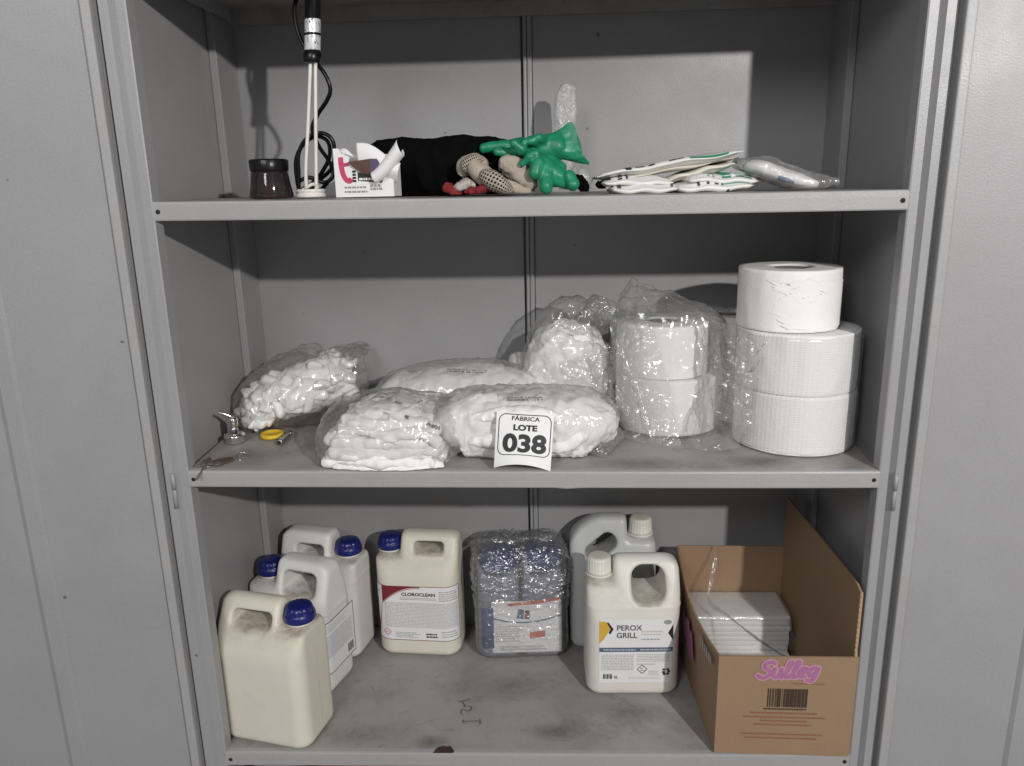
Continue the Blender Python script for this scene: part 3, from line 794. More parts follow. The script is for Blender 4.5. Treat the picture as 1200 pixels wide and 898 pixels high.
# front outline bottom bends, walls
wf = wall('front_wall', fl_, fr_, .2015, .205)
wall('back_wall', bl_, br_, .232, .232, inward=(0, -1))
wl = wall('left_wall', fl_, bl_, .2, .232, bow=.014, inward=(1, 0), topf=lambda t: .2015 + .0305 * t - .010 * math.sin(math.pi * min(1, t * 1.6)) * (t < .625))
wr = wall('right_wall', (fr_[0] - .002, fr_[1] + .004), (br_[0] - .001, br_[1] - .004), .2, .2, topf=lambda t: .336 + .012 * t - .012 * max(0, .06 - t) / .06, inward=(-1, 0))
link('bottom', mesh([(fl_[0] + .004, fl_[1] + .004, .003), (fr_[0] - .004, fr_[1] + .004, .003), (br_[0] - .004, br_[1] - .004, .003), (bl_[0] + .004, bl_[1] - .004, .003)], [(0, 1, 2, 3)]), M['card'], BX, False)
link('torn_edge', box_me(.1135, .1175, -.188, -.183, .196, .215), M['cardedge'], BX, False)
link('cut_edge', box_me(.1125, .1168, -.1872, -.1835, .208, .330), M['cardedge'], BX, False)
for k in range(12):
    link('flute', box_me(.1130, .1163, -.1885, -.1868, .212 + k * .0098, .2165 + k * .0098, bev=.0006, seg=1), M['cardedge'], BX, False)
# printing on the front wall; u from the left corner 0..1, v height
def FM(u, v, off):
    return (fl_[0] + (fr_[0] - fl_[0]) * u, fl_[1] + (fr_[1] - fl_[1]) * u - .0005 - off - (th if False else 0), v)
Lw = .239
def fmm(a, b, off=.0005): return FM(a / Lw, b, off)
def script(ox, oz, k, sl=.22):
    """brush lettering, unit strokes per letter"""
    L = {
     'S': [[(.62, .92), (.42, 1.0), (.2, .88), (.18, .68), (.40, .54), (.55, .36), (.42, .12), (.16, .06), (-.02, .18)]],
     'u': [[(.05, .58), (.06, .26), (.18, .08), (.34, .2), (.40, .56)], [(.40, .56), (.42, .22), (.52, .08)]],
     'l': [[(.06, .2), (.22, .70), (.26, .98), (.15, .96), (.12, .5), (.16, .12), (.30, .10)]],
     'e': [[(.05, .34), (.30, .42), (.34, .58), (.18, .62), (.06, .40), (.14, .14), (.36, .14)]],
     'g': [[(.42, .58), (.20, .62), (.06, .38), (.18, .16), (.38, .34), (.46, .60)], [(.46, .60), (.42, .10), (.30, -.14), (.08, -.10)]]}
    adv = {'S': .66, 'u': .56, 'l': .36, 'e': .46, 'g': .5}
    out, x = [], 0
    for ch in 'Sulleg':
        for st in L[ch]:
            out.append([(ox + k * (x + a + sl * b), oz + k * b + .035 * k * x) for a, b in st])
        x += adv[ch]
    return out
sc_ = script(.068, .1590, .0345)
link('lettering_outline', raster_me(sc_, .0125, lambda a, b: fmm(a, b, .0010)), M['pinklight'], wf, False)
link('lettering', raster_me(sc_, .0066, lambda a, b: fmm(a, b, .0016)), M['pink'], wf, False)
R_ = random.Random(5); bars = []; u = .088
while u < .156:
    w = R_.choice((.0008, .0012, .0018, .0026)); bars.append(poly(fmm, [(u, .1015), (u + w, .1015), (u + w, .1395), (u, .1395)], .0009)); u += w + R_.choice((.0009, .0013, .002))
link('barcode', join_me(*bars), M['barink'], wf, False)
link('barcode_digits', dashes(fmm, .083, .156, .0945, .1005, 1, .0009, 61, .5, 0), M['barink'], wf, False)
stuff(link('small_print', join_me(dashes(fmm, .060, .176, .0850, .0925, 1, .0009, 62, .4, 0), dashes(fmm, .048, .190, .0765, .0835, 1, .0009, 63, .4, 0), dashes(fmm, .078, .160, .0690, .0755, 1, .0009, 64, .4, 0), dashes(fmm, .068, .168, .0610, .068, 1, .0009, 65, .4, 0), dashes(fmm, .045, .188, .0410, .048, 1, .0009, 66, .4, 0), dashes(fmm, .052, .180, .0330, .0395, 1, .0009, 67, .4, 0), dashes(fmm, .128, .185, .1475, .1535, 1, .0009, 68, .35, 0)), M['brownink'], wf, False))
# pink panel and grey stamp on the left wall
def LM(u, v, off=.0012):
    b = .014 * math.sin(math.pi * u) * (v / .21) ** 2
    return (fl_[0] + (bl_[0] - fl_[0]) * u - b - .0045 - off, fl_[1] + (bl_[1] - fl_[1]) * u, v)
link('side_lettering', join_me(*[mesh([LM(u, v0), LM(u + .05, v0), LM(u + .05, v1), LM(u, v1)], [(0, 1, 2, 3)]) for u, v0, v1 in ((.40, .085, .150), (.455, .075, .165), (.51, .085, .155), (.57, .10, .165), (.63, .10, .15))]), M['pink'], wl, False)
link('side_stamp', join_me(*[mesh([LM(u, v0), LM(u + .02, v0), LM(u + .02, v1), LM(u, v1)], [(0, 1, 2, 3)]) for u, v0, v1 in ((.06, .165, .185), (.085, .168, .186), (.12, .165, .188), (.15, .17, .186), (.18, .166, .19), (.215, .168, .188))]), M['greyink'], wl, False)

# napkin packs in the box
M['napkin'] = plain('white_napkin', (.80, .79, .77), .85, var=.03, bmp=.3, bscale=400)
def napkins(name, label, loc, rz, w, d, n, hh, group):
    t = thing(name, label, 'napkins', loc, rz, group)
    R = random.Random(n)
    for k in range(n):
        z0 = k * hh / n
        me = box_me(-w / 2 + R.uniform(-.0015, .0015), w / 2 + R.uniform(-.0015, .0015), -d / 2 + R.uniform(-.0015, .0015), d / 2, z0 + .0001, z0 + hh / n - .0001, bev=hh / n * .22, seg=2)
        link('napkin_bundle', me, M['napkin'], t)
    return t
n2 = napkins('napkin_pack', 'lower stack of white napkins hidden deep inside the cardboard box', (.449, .275, zbot(.45) + .006), 1, .19, .15, 4, .036, 'napkins in the cardboard box')
n1 = napkins('napkin_pack', 'upper film-wrapped stack of white napkins inside the cardboard box', (.445, .312, zbot(.45) + .0425), 1, .200, .105, 7, .080, 'napkins in the cardboard box')
def nf(P):
    return crumple(P, 22, 12) * .003
rows = [(-.118, 0, .046, .030, .018), (-.104, 0, .042, .056, .0425), (-.05, 0, .0415, .0565, .0425), (.05, 0, .0415, .0565, .0425), (.100, 0, .042, .056, .0425), (.108, 0, .044, .048, .034)]
link('film_wrapper', tube_me(rows, 80, 72, power=9, disp=lambda P: np.abs(nf(P)) + .0004), M['film'], n1)
# clear strip of torn plastic lying across the box
p0 = [(-.055, .175, .240), (-.060, .150, .222), (-.075, .12, .18), (-.085, .09, .150), (-.060, .02, .158), (-.03, -.05, .160), (.0, -.12, .168), (.012, -.178, .19)]
q = cr(p0, 70); wd = np.interp(np.linspace(0, 1, 70), [0, .12, .3, .5, .9, 1], [.020, .014, .010, .008, .010, .012])
P = np.zeros((70, 7, 3))
for i in range(70):
    a = .5 + 1.8 * math.sin(i * .09)
    for k in range(7):
        s_ = (k / 6 - .5) * wd[i]; P[i, k] = q[i] + np.array((s_ * math.cos(a) , s_ * .3, s_ * math.sin(a))) + np.array((0, 0, .002 * math.sin(k * 2 + i * .5)))
o = link('plastic_strip', sheet_me(P), M['filmmilk']); o.location = (.460, .185, zbot(.46) + .0012)
tag(o, 'torn strip of clear plastic trailing across the cardboard box', 'plastic')

# things just showing under the bottom shelf
M['redplastic'] = plain('red_plastic', (.42, .03, .03), .4); M['mauve'] = plain('mauve_grey', (.25, .21, .23), .6)
o = link('storage_tub', box_me(-.43, -.30, .05, .20, -1.249, -1.085, bev=.012), M['redplastic']); tag(o, 'red tub whose rim just shows below the bottom shelf', 'tub')
o = link('storage_tub', box_me(-.56, -.475, .05, .20, -1.249, -1.085, bev=.012), M['mauve']); tag(o, 'mauve grey tub below the bottom shelf at its left end', 'tub')

# ================================================================== middle shelf
FZ = -.4505
M['filmink'] = plain('faded_film_ink', (.10, .10, .10), .6, var=.5, vscale=160)
M['cotton'] = plain('white_cotton', (.83, .82, .80), .9, var=.02, vscale=60, bmp=.35, bscale=500, spec=.2)
M['tissue'] = plain('tissue_paper', (.84, .83, .81), .9, var=.02, vscale=30, bmp=.25, bscale=300, spec=.15)
def quilt(name):
    mt, nt, bs = newmat(name)
    tc = nt.nodes.new('ShaderNodeTexCoord')
    mp = nd(nt, 'ShaderNodeMapping'); mp.inputs['Scale'].default_value = (85, 26, 1); nt.links.new(tc.outputs['UV'], mp.inputs[0])
    vo = nd(nt, 'ShaderNodeTexVoronoi'); vo.inputs['Scale'].default_value = 1; vo.inputs['Randomness'].default_value = .12; nt.links.new(mp.outputs[0], vo.inputs['Vector'])
    bs.inputs['Base Color'].default_value = (.83, .82, .80, 1); bs.inputs['Roughness'].default_value = .9; bs.inputs['Specular IOR Level'].default_value = .15
    bs.inputs['Subsurface Weight'].default_value = .1; bs.inputs['Subsurface Radius'].default_value = (.01, .01, .01); bs.inputs['Subsurface Scale'].default_value = .3
    n1 = bump(nt, None, vo.outputs['Distance'], .6, .0014)
    bump(nt, bs, ntex(nt, coords(nt), 26, 4), .35, .004, n1)
    return mt
M['quilt'] = quilt('embossed_tissue')
M['core'] = plain('grey_core_board', (.16, .14, .125), .9, bmp=.5)
def roll_me(r, h, rc, seed, wav=.0012):
    nt_, nz = 128, 26
    prof = [(rc, 0)] + [(r - .0015, 0)] + [(r, .002 + (h - .004) * i / nz) for i in range(nz + 1)] + [(r - .0015, h)] + [(rc + (r - .0015 - rc) * k, h) for k in (.8, .6, .4, .2)] + [(rc, h), (rc, h * .2)]
    P = np.zeros((nt_, len(prof), 3))
    for j in range(nt_):
        a = 2 * math.pi * j / nt_
        for i, (q, z) in enumerate(prof): P[j, i] = (q * math.cos(a), q * math.sin(a), z)
    rad = np.hypot(P[..., 0], P[..., 1])
    dn = noise(P * np.array((1, 1, .6)), 18, seed) * wav * 2 + ridge(P * np.array((1, 1, .35)), 26, seed + 3) * wav
    out = (rad > r * .9)
    P[..., 0] *= 1 + np.where(out, dn / r, 0); P[..., 1] *= 1 + np.where(out, dn / r, 0)
    top = (P[..., 2] > h * .97) & ~out
    P[..., 2] += np.where(top, .0012 * noise(np.stack([rad, rad * 0, rad * 0], -1), 260, seed) + .001 * noise(P, 40, seed), 0)
    me = grid_me(P, wrap_u=True)
    uv = me.uv_layers.new(name='UVMap'); m_ = len(prof)
    for p in me.polygons:
        js = [me.loops[l].vertex_index // m_ for l in p.loop_indices]
        for l in p.loop_indices:
            vi = me.loops[l].vertex_index; j = vi // m_
            if max(js) - min(js) > 1 and j == 0: j = nt_
            uv.data[l].uv = (j / nt_, me.vertices[vi].co.z / h)
    return fix(me)
def roll(label, loc, r, h, rc, seed, mat='quilt', rz=0):
    t = thing('paper_roll', label, 'paper roll', loc, rz, 'white paper rolls on the middle shelf')
    link('paper', roll_me(r, h, rc, seed), M[mat], t)
    c = link('core', lathe_me([(rc + .0005, .002), (rc + .0005, h - .003), (rc - .0015, h - .003), (rc - .0015, .002)], 40), M['core'], t)
    return t
GX, GY = .488, .166
g1 = roll('lower wide embossed paper roll of the right-hand pair in clear film', (GX, GY, FZ + .001), .1045, .106, .03, 1, rz=20)
g2 = roll('upper wide embossed paper roll of the right-hand pair in clear film', (GX - .001, GY, FZ + .1075), .1040, .105, .03, 2, rz=140)
h1 = roll('bare narrower paper roll with ragged edges on top of the right-hand pair', (.466, .168, FZ + .2145), .0868, .104, .034, 3, 'tissue', 200)
# torn outer plies on the bare roll: one layer ends in a ragged edge, fine shreds at top and bottom
def rag(t, seed, am):
    t = np.asarray(t, float); p = np.stack([t, t * 0 + seed * .37, t * 0], -1)
    return noise(p, 3, seed) * am + noise(p, 11, seed + 1) * am * .5 + noise(p, 37, seed + 2) * am * .22
def ply(a_left, a_right, top, bot, off, seed):
    n, k = 70, 90
    s_ = np.linspace(0, 1, k)[:, None]; t = np.linspace(0, 1, n)[None, :]
    al = a_left(s_) + rag(s_, seed, 24); a = np.radians(al + (a_right - al) * t)
    zb_ = bot + rag(t, seed + 5, .005); zt_ = top + rag(t * 1.6, seed + 9, .016); z = zb_ + (zt_ - zb_) * s_
    r_ = .0880 + off + .0007 * np.maximum(0, 1 - t / .06) + .0006 * np.maximum(0, rag(t * 2 + s_, seed + 3, 1)) + .0006 * np.maximum(0, (s_ - .95) / .05)
    return sheet_me(np.stack([r_ * np.cos(a), r_ * np.sin(a), z], -1))
for me in (ply(lambda s_: 256 - 20 * s_, 420, .088, .006, .0003, 5),):
    link('torn_ply', me, M['tissue'], h1).rotation_euler.z = math.radians(-200)
# film round the pair
def cyl_film(cx, cy, z0, z1, r, seed, amp=.0022, n=200, k=70, extra=None):
    th_ = np.linspace(0, 2 * math.pi, n, endpoint=False); zz = np.linspace(0, 1, k)
    P = np.zeros((n, k, 3))
    for j, s_ in enumerate(zz):
        rr = r * (1 - .10 * max(0, (s_ - .96) / .04) ** 2 - .05 * max(0, (.03 - s_) / .03))
        rr += -.0022 * math.exp(-((s_ - .5) / .012) ** 2)
        P[:, j] = np.stack([rr * np.cos(th_), rr * np.sin(th_), np.full(n, z0 + (z1 - z0) * s_)], -1)
    w = crumple(P * np.array((1, 1, .45)), 30, seed) * amp + ridge(P * np.array((1, 1, .12)), 24, seed + 4) * amp * .6
    rad = np.hypot(P[..., 0], P[..., 1])
    if extra is not None: w = w + extra(P)
    w = np.maximum(w, -.0008)
    P[..., 0] *= 1 + w / rad; P[..., 1] *= 1 + w / rad
    P += np.array((cx, cy, 0))
    return grid_me(P, wrap_u=True)
o = link('film_wrap', fix(cyl_film(GX, GY, FZ + .0015, FZ + .2135, .1068, 21)), M['filmtight'])
tag(o, 'clear film stretched round the right-hand pair of wide rolls', 'plastic film')

FX, FY = .272, .268
f1 = roll('lower paper roll inside the loose clear bag', (FX, FY, FZ + .002), .099, .106, .028, 11, rz=60)
f2 = roll('upper paper roll inside the loose clear bag', (FX - .012, FY, FZ + .109), .087, .099, .028, 12, 'tissue', 10)
f3 = roll('grey-topped paper roll standing behind the loose clear bag', (.412, .352, FZ + .001), .065, .205, .03, 13, 'tissue', 10)
fb = thing('plastic_bag', 'large loose clear plastic bag crumpled over two paper rolls', 'plastic bag', (FX, FY, FZ), 0, 'clear plastic bags on the middle shelf')
rows = [(0, 0, .001, .104, .104), (0, 0, .03, .107, .107), (0, .0, .10, .106, .106), (-.004, 0, .17, .102, .102), (0, 0, .200, .100, .096), (.002, .004, .211, .100, .072), (.004, .01, .217, .098, .040), (.006, .015, .220, .090, .016)]
link('bag_film', tube_me(rows, 110, 120, up=(0, 1, 0), disp=lambda P: np.maximum(crumple(P * np.array((1, 1, .35)), 20, 31) * .014 + crumple(P * np.array((1, 1, .25)), 45, 33) * .0025 + .003, -.003)), M['film'], fb)
def loose(c00, c10, c01, c11, nu=50, nv=50, amp=.010, s=20, seed=0, sag=(0, 0, 0), floor=None, rag=.0):
    """loose crumpled piece of film between four corner points"""
    c00, c10, c01, c11, sag = map(np.array, (c00, c10, c01, c11, sag))
    u = np.linspace(0, 1, nu)[:, None, None]; v = np.linspace(0, 1, nv)[None, :, None]
    if rag:
        e = noise(np.stack([np.linspace(0, 1, nv)] * 3, -1), 7, seed + 9)[None, :, None] * rag
        u = u * (1 + e)
    P = c00 * (1 - u) * (1 - v) + c10 * u * (1 - v) + c01 * (1 - u) * v + c11 * u * v
    P = P + sag * (4 * u * (1 - u)) * 1.0
    n = np.cross(c10 - c00, c01 - c00); n = n / np.linalg.norm(n)
    P = P + n * (crumple(P, s, seed) * amp + crumple(P, s * 2.4, seed + 1) * amp * .15 + noise(P, 9, seed + 3) * amp * 1.5)[..., None]
    if floor is not None: P[..., 2] = np.maximum(P[..., 2], floor + .001)
    return sheet_me(P)
def to_local(o, me):
    me.transform(Matrix.Translation(-o.location)); return me
link('bag_mouth', to_local(fb, loose((0.3051,0.2000,-0.2111), (0.3814,0.0750,-0.2398), (0.3374,0.1400,-0.4025), (0.3835,0.0600,-0.3932), 70, 80, .016, 24, 41, (0, -.02, .0), rag=.1)), M['filmmilk'], fb)
link('bag_fold', to_local(fb, loose((0.3405,0.1500,-0.3249), (0.3990,0.0600,-0.2443), (0.2822,0.1200,-0.4528), (0.3783,0.0900,-0.4376), 60, 60, .014, 26, 42, (0, -.02, 0), FZ, rag=.2)), M['filmmilk'], fb)
link('bag_flap', to_local(fb, loose((0.1493,0.2000,-0.2251), (0.2264,0.1500,-0.2298), (0.1727,0.1400,-0.4430), (0.2837,0.1300,-0.4514), 60, 70, .014, 24, 43, (0, -.015, 0), FZ, rag=.1)), M['filmmilk'], fb)
link('bag_side', to_local(fb, loose((0.1632,0.1700,-0.2564), (0.1817,0.1500,-0.2682), (0.2086,0.1300,-0.4151), (0.2421,0.1100,-0.4411), 40, 60, .010, 30, 44, (-.01, -.015, 0), FZ)), M['film'], fb)
link('bag_top', to_local(fb, loose((0.1542,0.2000,-0.2348), (0.3969,0.2200,-0.2250), (0.1973,0.3300,-0.2305), (0.3945,0.3400,-0.2345), 70, 40, .010, 22, 45, (0, 0, .004), rag=.05)), M['filmmilk'], fb)

# ------------------------------------------------------------------ bags of white cloth
def bag(label, group='clear plastic bags on the middle shelf'):
    return thing('plastic_bag', label, 'plastic bag', (0, 0, 0), 0, group)
def smudge(mapper, w, h, seed, rows=2):
    R = random.Random(seed); ms = []
    for r in range(rows):
        u = 0
        while u < 1:
            e = R.uniform(.008, .035)
            if R.random() < .72:
                v0 = h * (r / rows) + R.uniform(0, .25) * h / rows; v1 = h * ((r + .85) / rows) - R.uniform(0, .3) * h / rows
                ms.append(poly(mapper, [(u, v0), (u + e * .8, v0), (u + e * .8, v1), (u, v1)], 0))
            u += e
    return join_me(*ms)
def stamp(o, me): return link('print', me, M['filmink'], o, False)
def planemap(org, ex, ey):
    org, ex, ey = map(np.array, (org, ex, ey)); n = np.cross(ex, ey); n = n / np.linalg.norm(n)
    return lambda u, v, off=0: tuple(org + ex * u + ey * v + n * off)

# E: tied bag behind
be = bag('clear bag of white cloth tied at the top, in front of the seam')
be.location = (.075, .315, FZ)
link('cloth', tube_me([(-.015, 0, .002, .02, .02), (-.012, 0, .002, .075, .06), (-.005, 0, .07, .085, .065), (.005, 0, .13, .076, .062), (.012, 0, .172, .06, .05), (.015, 0, .192, .025, .02)], 110, 110, up=(0, 1, 0), disp=lambda P: crumple(P, 15, 51) * .016 + crumple(P, 55, 57) * .003), M['cotton'], be)
link('bag_film', tube_me([(-.01, 0, .001, .02, .02), (-.008, 0, .012, .080, .07), (-.002, 0, .07, .084, .074), (.002, 0, .14, .080, .07), (.016, 0, .184, .066, .055), (.044, -.02, .200, .040, .030), (.062, -.03, .204, .022, .018), (.070, -.036, .216, .026, .020), (.077, -.04, .232, .030, .018), (.082, -.04, .242, .026, .007)], 130, 110, up=(0, 1, 0), disp=lambda P: crumple(P * np.array((1, 1, .8)), 26, 52) * .012 + crumple(P, 60, 56) * .0018 + .002, floor=.0), M['film'], be)
link('bag_tail', to_local(be, loose((0.0589,0.2000,-0.3104), (0.1546,0.2000,-0.2703), (0.0742,0.1600,-0.3744), (0.1636,0.1500,-0.4048), 60, 60, .012, 26, 53, (0, -.02, 0), rag=.12)), M['film'], be)
# grey rolled cloth behind
gr = tag(link('rolled_cloth', tube_me([(-0.0322,0.3600,-0.3597) + (.01, .01), (-0.0210,0.3550,-0.3512) + (.03, .03), (0.0147,0.3400,-0.3883) + (.034, .034), (0.0501,0.3200,-0.4291) + (.03, .03), (0.0589,0.3150,-0.4332) + (.01, .01)], 50, 40, disp=lambda P: crumple(P, 18, 55) * .006, floor=FZ), plain('pale_grey_cloth', (.52, .51, .50), .9, bmp=.3)), 'rolled pale grey cloth leaning behind the tied bag', 'cloth')
# C: bag lying behind
bc = bag('rounded clear bag of white cloth lying behind the number card bag')
link('cloth', tube_me([(-0.2732, .285, FZ + 0.0100, .01, .01), (-0.2642, .28, FZ + 0.0460, .06, .046), (-0.2165, .275, FZ + 0.0520, .085, .052), (-0.1310, .27, FZ + 0.0580, .09, .058), (-0.0590, .27, FZ + 0.0560, .085, .056), (-0.0176, .275, FZ + 0.0480, .07, .048), (-0.0050, .28, FZ + 0.0150, .02, .015)], 110, 90, disp=lambda P: crumple(P * np.array((1.3, .8, .8)), 20, 61) * .012 + crumple(P, 60, 63) * .003, floor=FZ), M['cotton'], bc)
link('bag_film', tube_me([(-0.2885, .285, FZ + 0.0060, .05, .004), (-0.2732, .285, FZ + 0.0460, .065, .046), (-0.2165, .275, FZ + 0.0580, .092, .058), (-0.1310, .27, FZ + 0.0630, .096, .063), (-0.0590, .27, FZ + 0.0610, .092, .061), (-0.0140, .275, FZ + 0.0480, .07, .048), (0.0022, .28, FZ + 0.0120, .06, .012)], 110, 90, disp=lambda P: crumple(P, 26, 62) * .008 + crumple(P, 60, 65) * .0018 + .0015, floor=FZ), M['filmmilk'], bc)
for k, (pts, w) in enumerate((([(-.24, .205, FZ + .05), (-.20, .198, FZ + .066), (-.14, .196, FZ + .066), (-.09, .198, FZ + .072)], .018), ([(-.12, .19, FZ + .05), (-.06, .195, FZ + .06), (-.03, .21, FZ + .082), (-.025, .23, FZ + .098)], .018))):
    link('cloth_fold', tube_me([p + (a * w, a * w * .8) for p, a in zip(pts, (.4, 1, 1, .5))], 60, 30, disp=lambda P, k=k: crumple(P, 32, 66 + k) * .006, floor=FZ), M['cotton'], bc)
mp = planemap((-0.1541,0.2000,-0.3270), (.075, 0, -.004), (0, .9, .43))
stamp(bc, smudge(mp, 1, .012, 71))
# A: bag of cotton pads at the left
ba = bag('clear bag of small white cotton pads leaning in the left rear corner')
sp = [(-.562, .235, FZ + .020, .020, .018), (-.548, .242, FZ + .036, .058, .034), (-.505, .275, FZ + .056, .080, .054), (-.455, .305, FZ + .070, .084, .064), (-.410, .330, FZ + .076, .072, .058), (-.385, .345, FZ + .078, .035, .03)]
link('pad_core', tube_me([r[:3] + (r[3] * .74, r[4] * .74) for r in sp], 80, 60, disp=lambda P: crumple(P, 40, 81) * .014, floor=FZ), M['cotton'], ba)
R = random.Random(4)
pm = []
for k in range(4):
    me = box_me(-.0125, .0125, -.009, .009, -.0055, .0055, bev=.0048, seg=4)
    V = np.array([v.co[:] for v in me.vertices]); V += np.stack([noise(V, 70, k * 3 + i) for i in range(3)], -1) * .006
    me.vertices.foreach_set('co', V.ravel()); me.materials.append(M['cotton']); pm.append(me)
q = cr(sp, 60)
for k in range(85):
    r = q[R.randrange(4, 57)]; a = R.uniform(-.2 * math.pi, 1.15 * math.pi)
    T_ = np.array((.8, .5, .25)); Sd = np.cross(T_, (0, 0, 1)); Sd /= np.linalg.norm(Sd)
    p = r[:3] + Sd * r[3] * R.uniform(.6, .8) * math.cos(a) + np.array((0, 0, 1)) * r[4] * R.uniform(.62, .82) * math.sin(a)
    if p[2] < FZ + .018: p[2] = FZ + .018
    o = link('cotton_pad', pm[k % 4], None, ba); o.location = p
    o.rotation_euler = (R.uniform(-1.2, 1.2), R.uniform(-.9, .9), R.uniform(-1.5, 1.5)); s_ = R.uniform(1.2, 2.1); o.scale = (s_ * 1.15, s_, s_ * .8)
fsp = [(-.576, .228, FZ + .012, .030, .008)] + [(r[0] - .004, r[1], r[2] + .004, r[3] * 1.08 + .004, r[4] * 1.08 + .004) for r in sp[1:5]] + [(-.385, .350, FZ + .110, .066, .036), (-.370, .355, FZ + .128, .058, .014), (-.362, .355, FZ + .134, .05, .004)]
link('bag_film', tube_me(fsp, 110, 90, disp=lambda P: crumple(P, 26, 82) * .012 + crumple(P, 60, 85) * .002 + .003, floor=FZ), M['film'], ba)
link('bag_mouth', loose((-0.5358,0.3000,-0.3595), (-0.3354,0.3200,-0.2934), (-0.5061,0.3600,-0.3485), (-0.3366,0.3600,-0.3312), 60, 30, .010, 28, 83, (0, 0, .01), rag=.1), M['film'], ba)
# B: folded cloths, front left
bb = bag('clear bag of neatly folded white cloths at the front edge, left of the number card')
R = random.Random(8)
for k, (z, x0, x1, yc, w, h) in enumerate(((.010, -.352, -.142, .080, .078, .009), (.026, -.338, -.146, .078, .074, .010), (.044, -.345, -.16, .080, .072, .010), (.061, -.325, -.150, .084, .070, .009), (.076, -.318, -.165, .088, .064, .008), (.089, -.30, -.185, .095, .056, .006))):
    xm = (x0 + x1) / 2
    rw = [(x0, yc, FZ + z, w * .5, .003), (x0 + .010, yc, FZ + z, w * .9, h), (x0 + .06, yc + R.uniform(-.006, .006), FZ + z + R.uniform(-.003, .004), w, h * 1.15), (xm, yc + R.uniform(-.008, .008), FZ + z + R.uniform(-.002, .004), w, h * 1.1), (x1 - .05, yc, FZ + z - .002, w * .96, h * 1.15), (x1 - .010, yc, FZ + z - .004, w * .85, h), (x1, yc, FZ + z - .005, w * .5, .003)]
    link('folded_cloth', tube_me(rw, 90, 64, power=3.2, disp=lambda P, k=k: crumple(P * np.array((1, 1.4, .4)), 20, 90 + k) * .011, floor=FZ), M['cotton'], bb)
for k, pts in enumerate(([(-0.3483,0.0300,-0.4516), (-0.3341,0.0350,-0.4265), (-0.3043,0.0400,-0.4157), (-0.2730,0.0200,-0.4244), (-0.2776,0.0200,-0.4478)], [(-0.3563,0.0300,-0.4563), (-0.3026,0.0120,-0.4495), (-0.2132,0.0100,-0.4519), (-0.1415,0.0250,-0.4498)], [(-0.3301,0.0400,-0.4157), (-0.2804,0.0300,-0.3890), (-0.2341,0.0200,-0.3966), (-0.1979,0.0200,-0.4090)], [(-0.2735,0.0200,-0.4322), (-0.2399,0.0120,-0.3985), (-0.1822,0.0200,-0.3906), (-0.1480,0.0300,-0.4126)])):
    link('cloth_fold', tube_me([p + (a, a * .8) for p, a in zip(pts, (.006, .011, .012, .011, .006))], 60, 30, disp=lambda P, k=k: crumple(P, 30, 100 + k) * .005, floor=FZ), M['cotton'], bb)
bf = [(-.372, .07, FZ + .006, .045, .004), (-.355, .075, FZ + .025, .070, .022), (-.325, .08, FZ + .046, .086, .044), (-.27, .085, FZ + .056, .092, .054), (-.20, .085, FZ + .055, .092, .053), (-.155, .08, FZ + .046, .086, .044), (-.135, .075, FZ + .03, .075, .022), (-.118, .07, FZ + .012, .06, .006)]
link('bag_film', tube_me(bf, 130, 100, power=2.3, disp=lambda P: crumple(P * np.array((.8, 1, 1)), 22, 110) * .012 + crumple(P, 70, 115) * .003 + .001, floor=FZ), M['film'], bb)
mp = planemap((-0.2064,0.0300,-0.3678), (.060, 0, -.022), (0, .8, .5))
stamp(bb, smudge(mp, 1, .014, 111, 1))
mp = planemap((-0.2556,0.0600,-0.3628), (1, 0, 0), (0, .8, .6))
stamp(bb, strokes_me([[(0, .010), (.004, .002), (.012, .003), (.013, .011), (.020, .013)], [(.028, .006), (.036, .002)], [(-.030, -.001), (-.024, .004)]], .0013, lambda a, b: mp(a, b, 0)))
# D: bag with the card
bd = bag('plump clear bag of white cloth behind the number card')
link('cloth', tube_me([(-0.1250, .118, FZ + 0.0086, .01, 0.0107), (-0.1203, .116, FZ + 0.0377, .054, 0.0471), (-0.0924, .115, FZ + 0.0445, .064, 0.0556), (-0.0180, .115, FZ + 0.0445, .066, 0.0556), (0.0517, .118, FZ + 0.0445, .066, 0.0556), (0.1075, .12, FZ + 0.0411, .062, 0.0514), (0.1252, .122, FZ + 0.0291, .042, 0.0364), (0.1289, .122, FZ + 0.0068, .008, 0.0086)], 120, 100, power=2.9, disp=lambda P: crumple(P * np.array((1.3, .8, .8)), 20, 121) * .012 + crumple(P, 60, 124) * .003, floor=FZ), M['cotton'], bd)
link('bag_film', tube_me([(-0.1371, .115, FZ + 0.0068, .05, 0.0086), (-0.1278, .115, FZ + 0.0411, .060, 0.0514), (-0.0924, .115, FZ + 0.0488, .070, 0.0610), (-0.0180, .115, FZ + 0.0496, .072, 0.0621), (0.0517, .118, FZ + 0.0488, .072, 0.0610), (0.1140, .12, FZ + 0.0445, .068, 0.0556), (0.1363, .118, FZ + 0.0205, .056, 0.0257), (0.1494, .112, FZ + 0.0086, .050, 0.0107), (0.1587, .108, FZ + 0.0060, .046, 0.0043)], 130, 100, power=2.4, disp=lambda P: crumple(P, 26, 122) * .008 + crumple(P, 60, 125) * .0018 + .0015, floor=FZ), M['film'], bd)
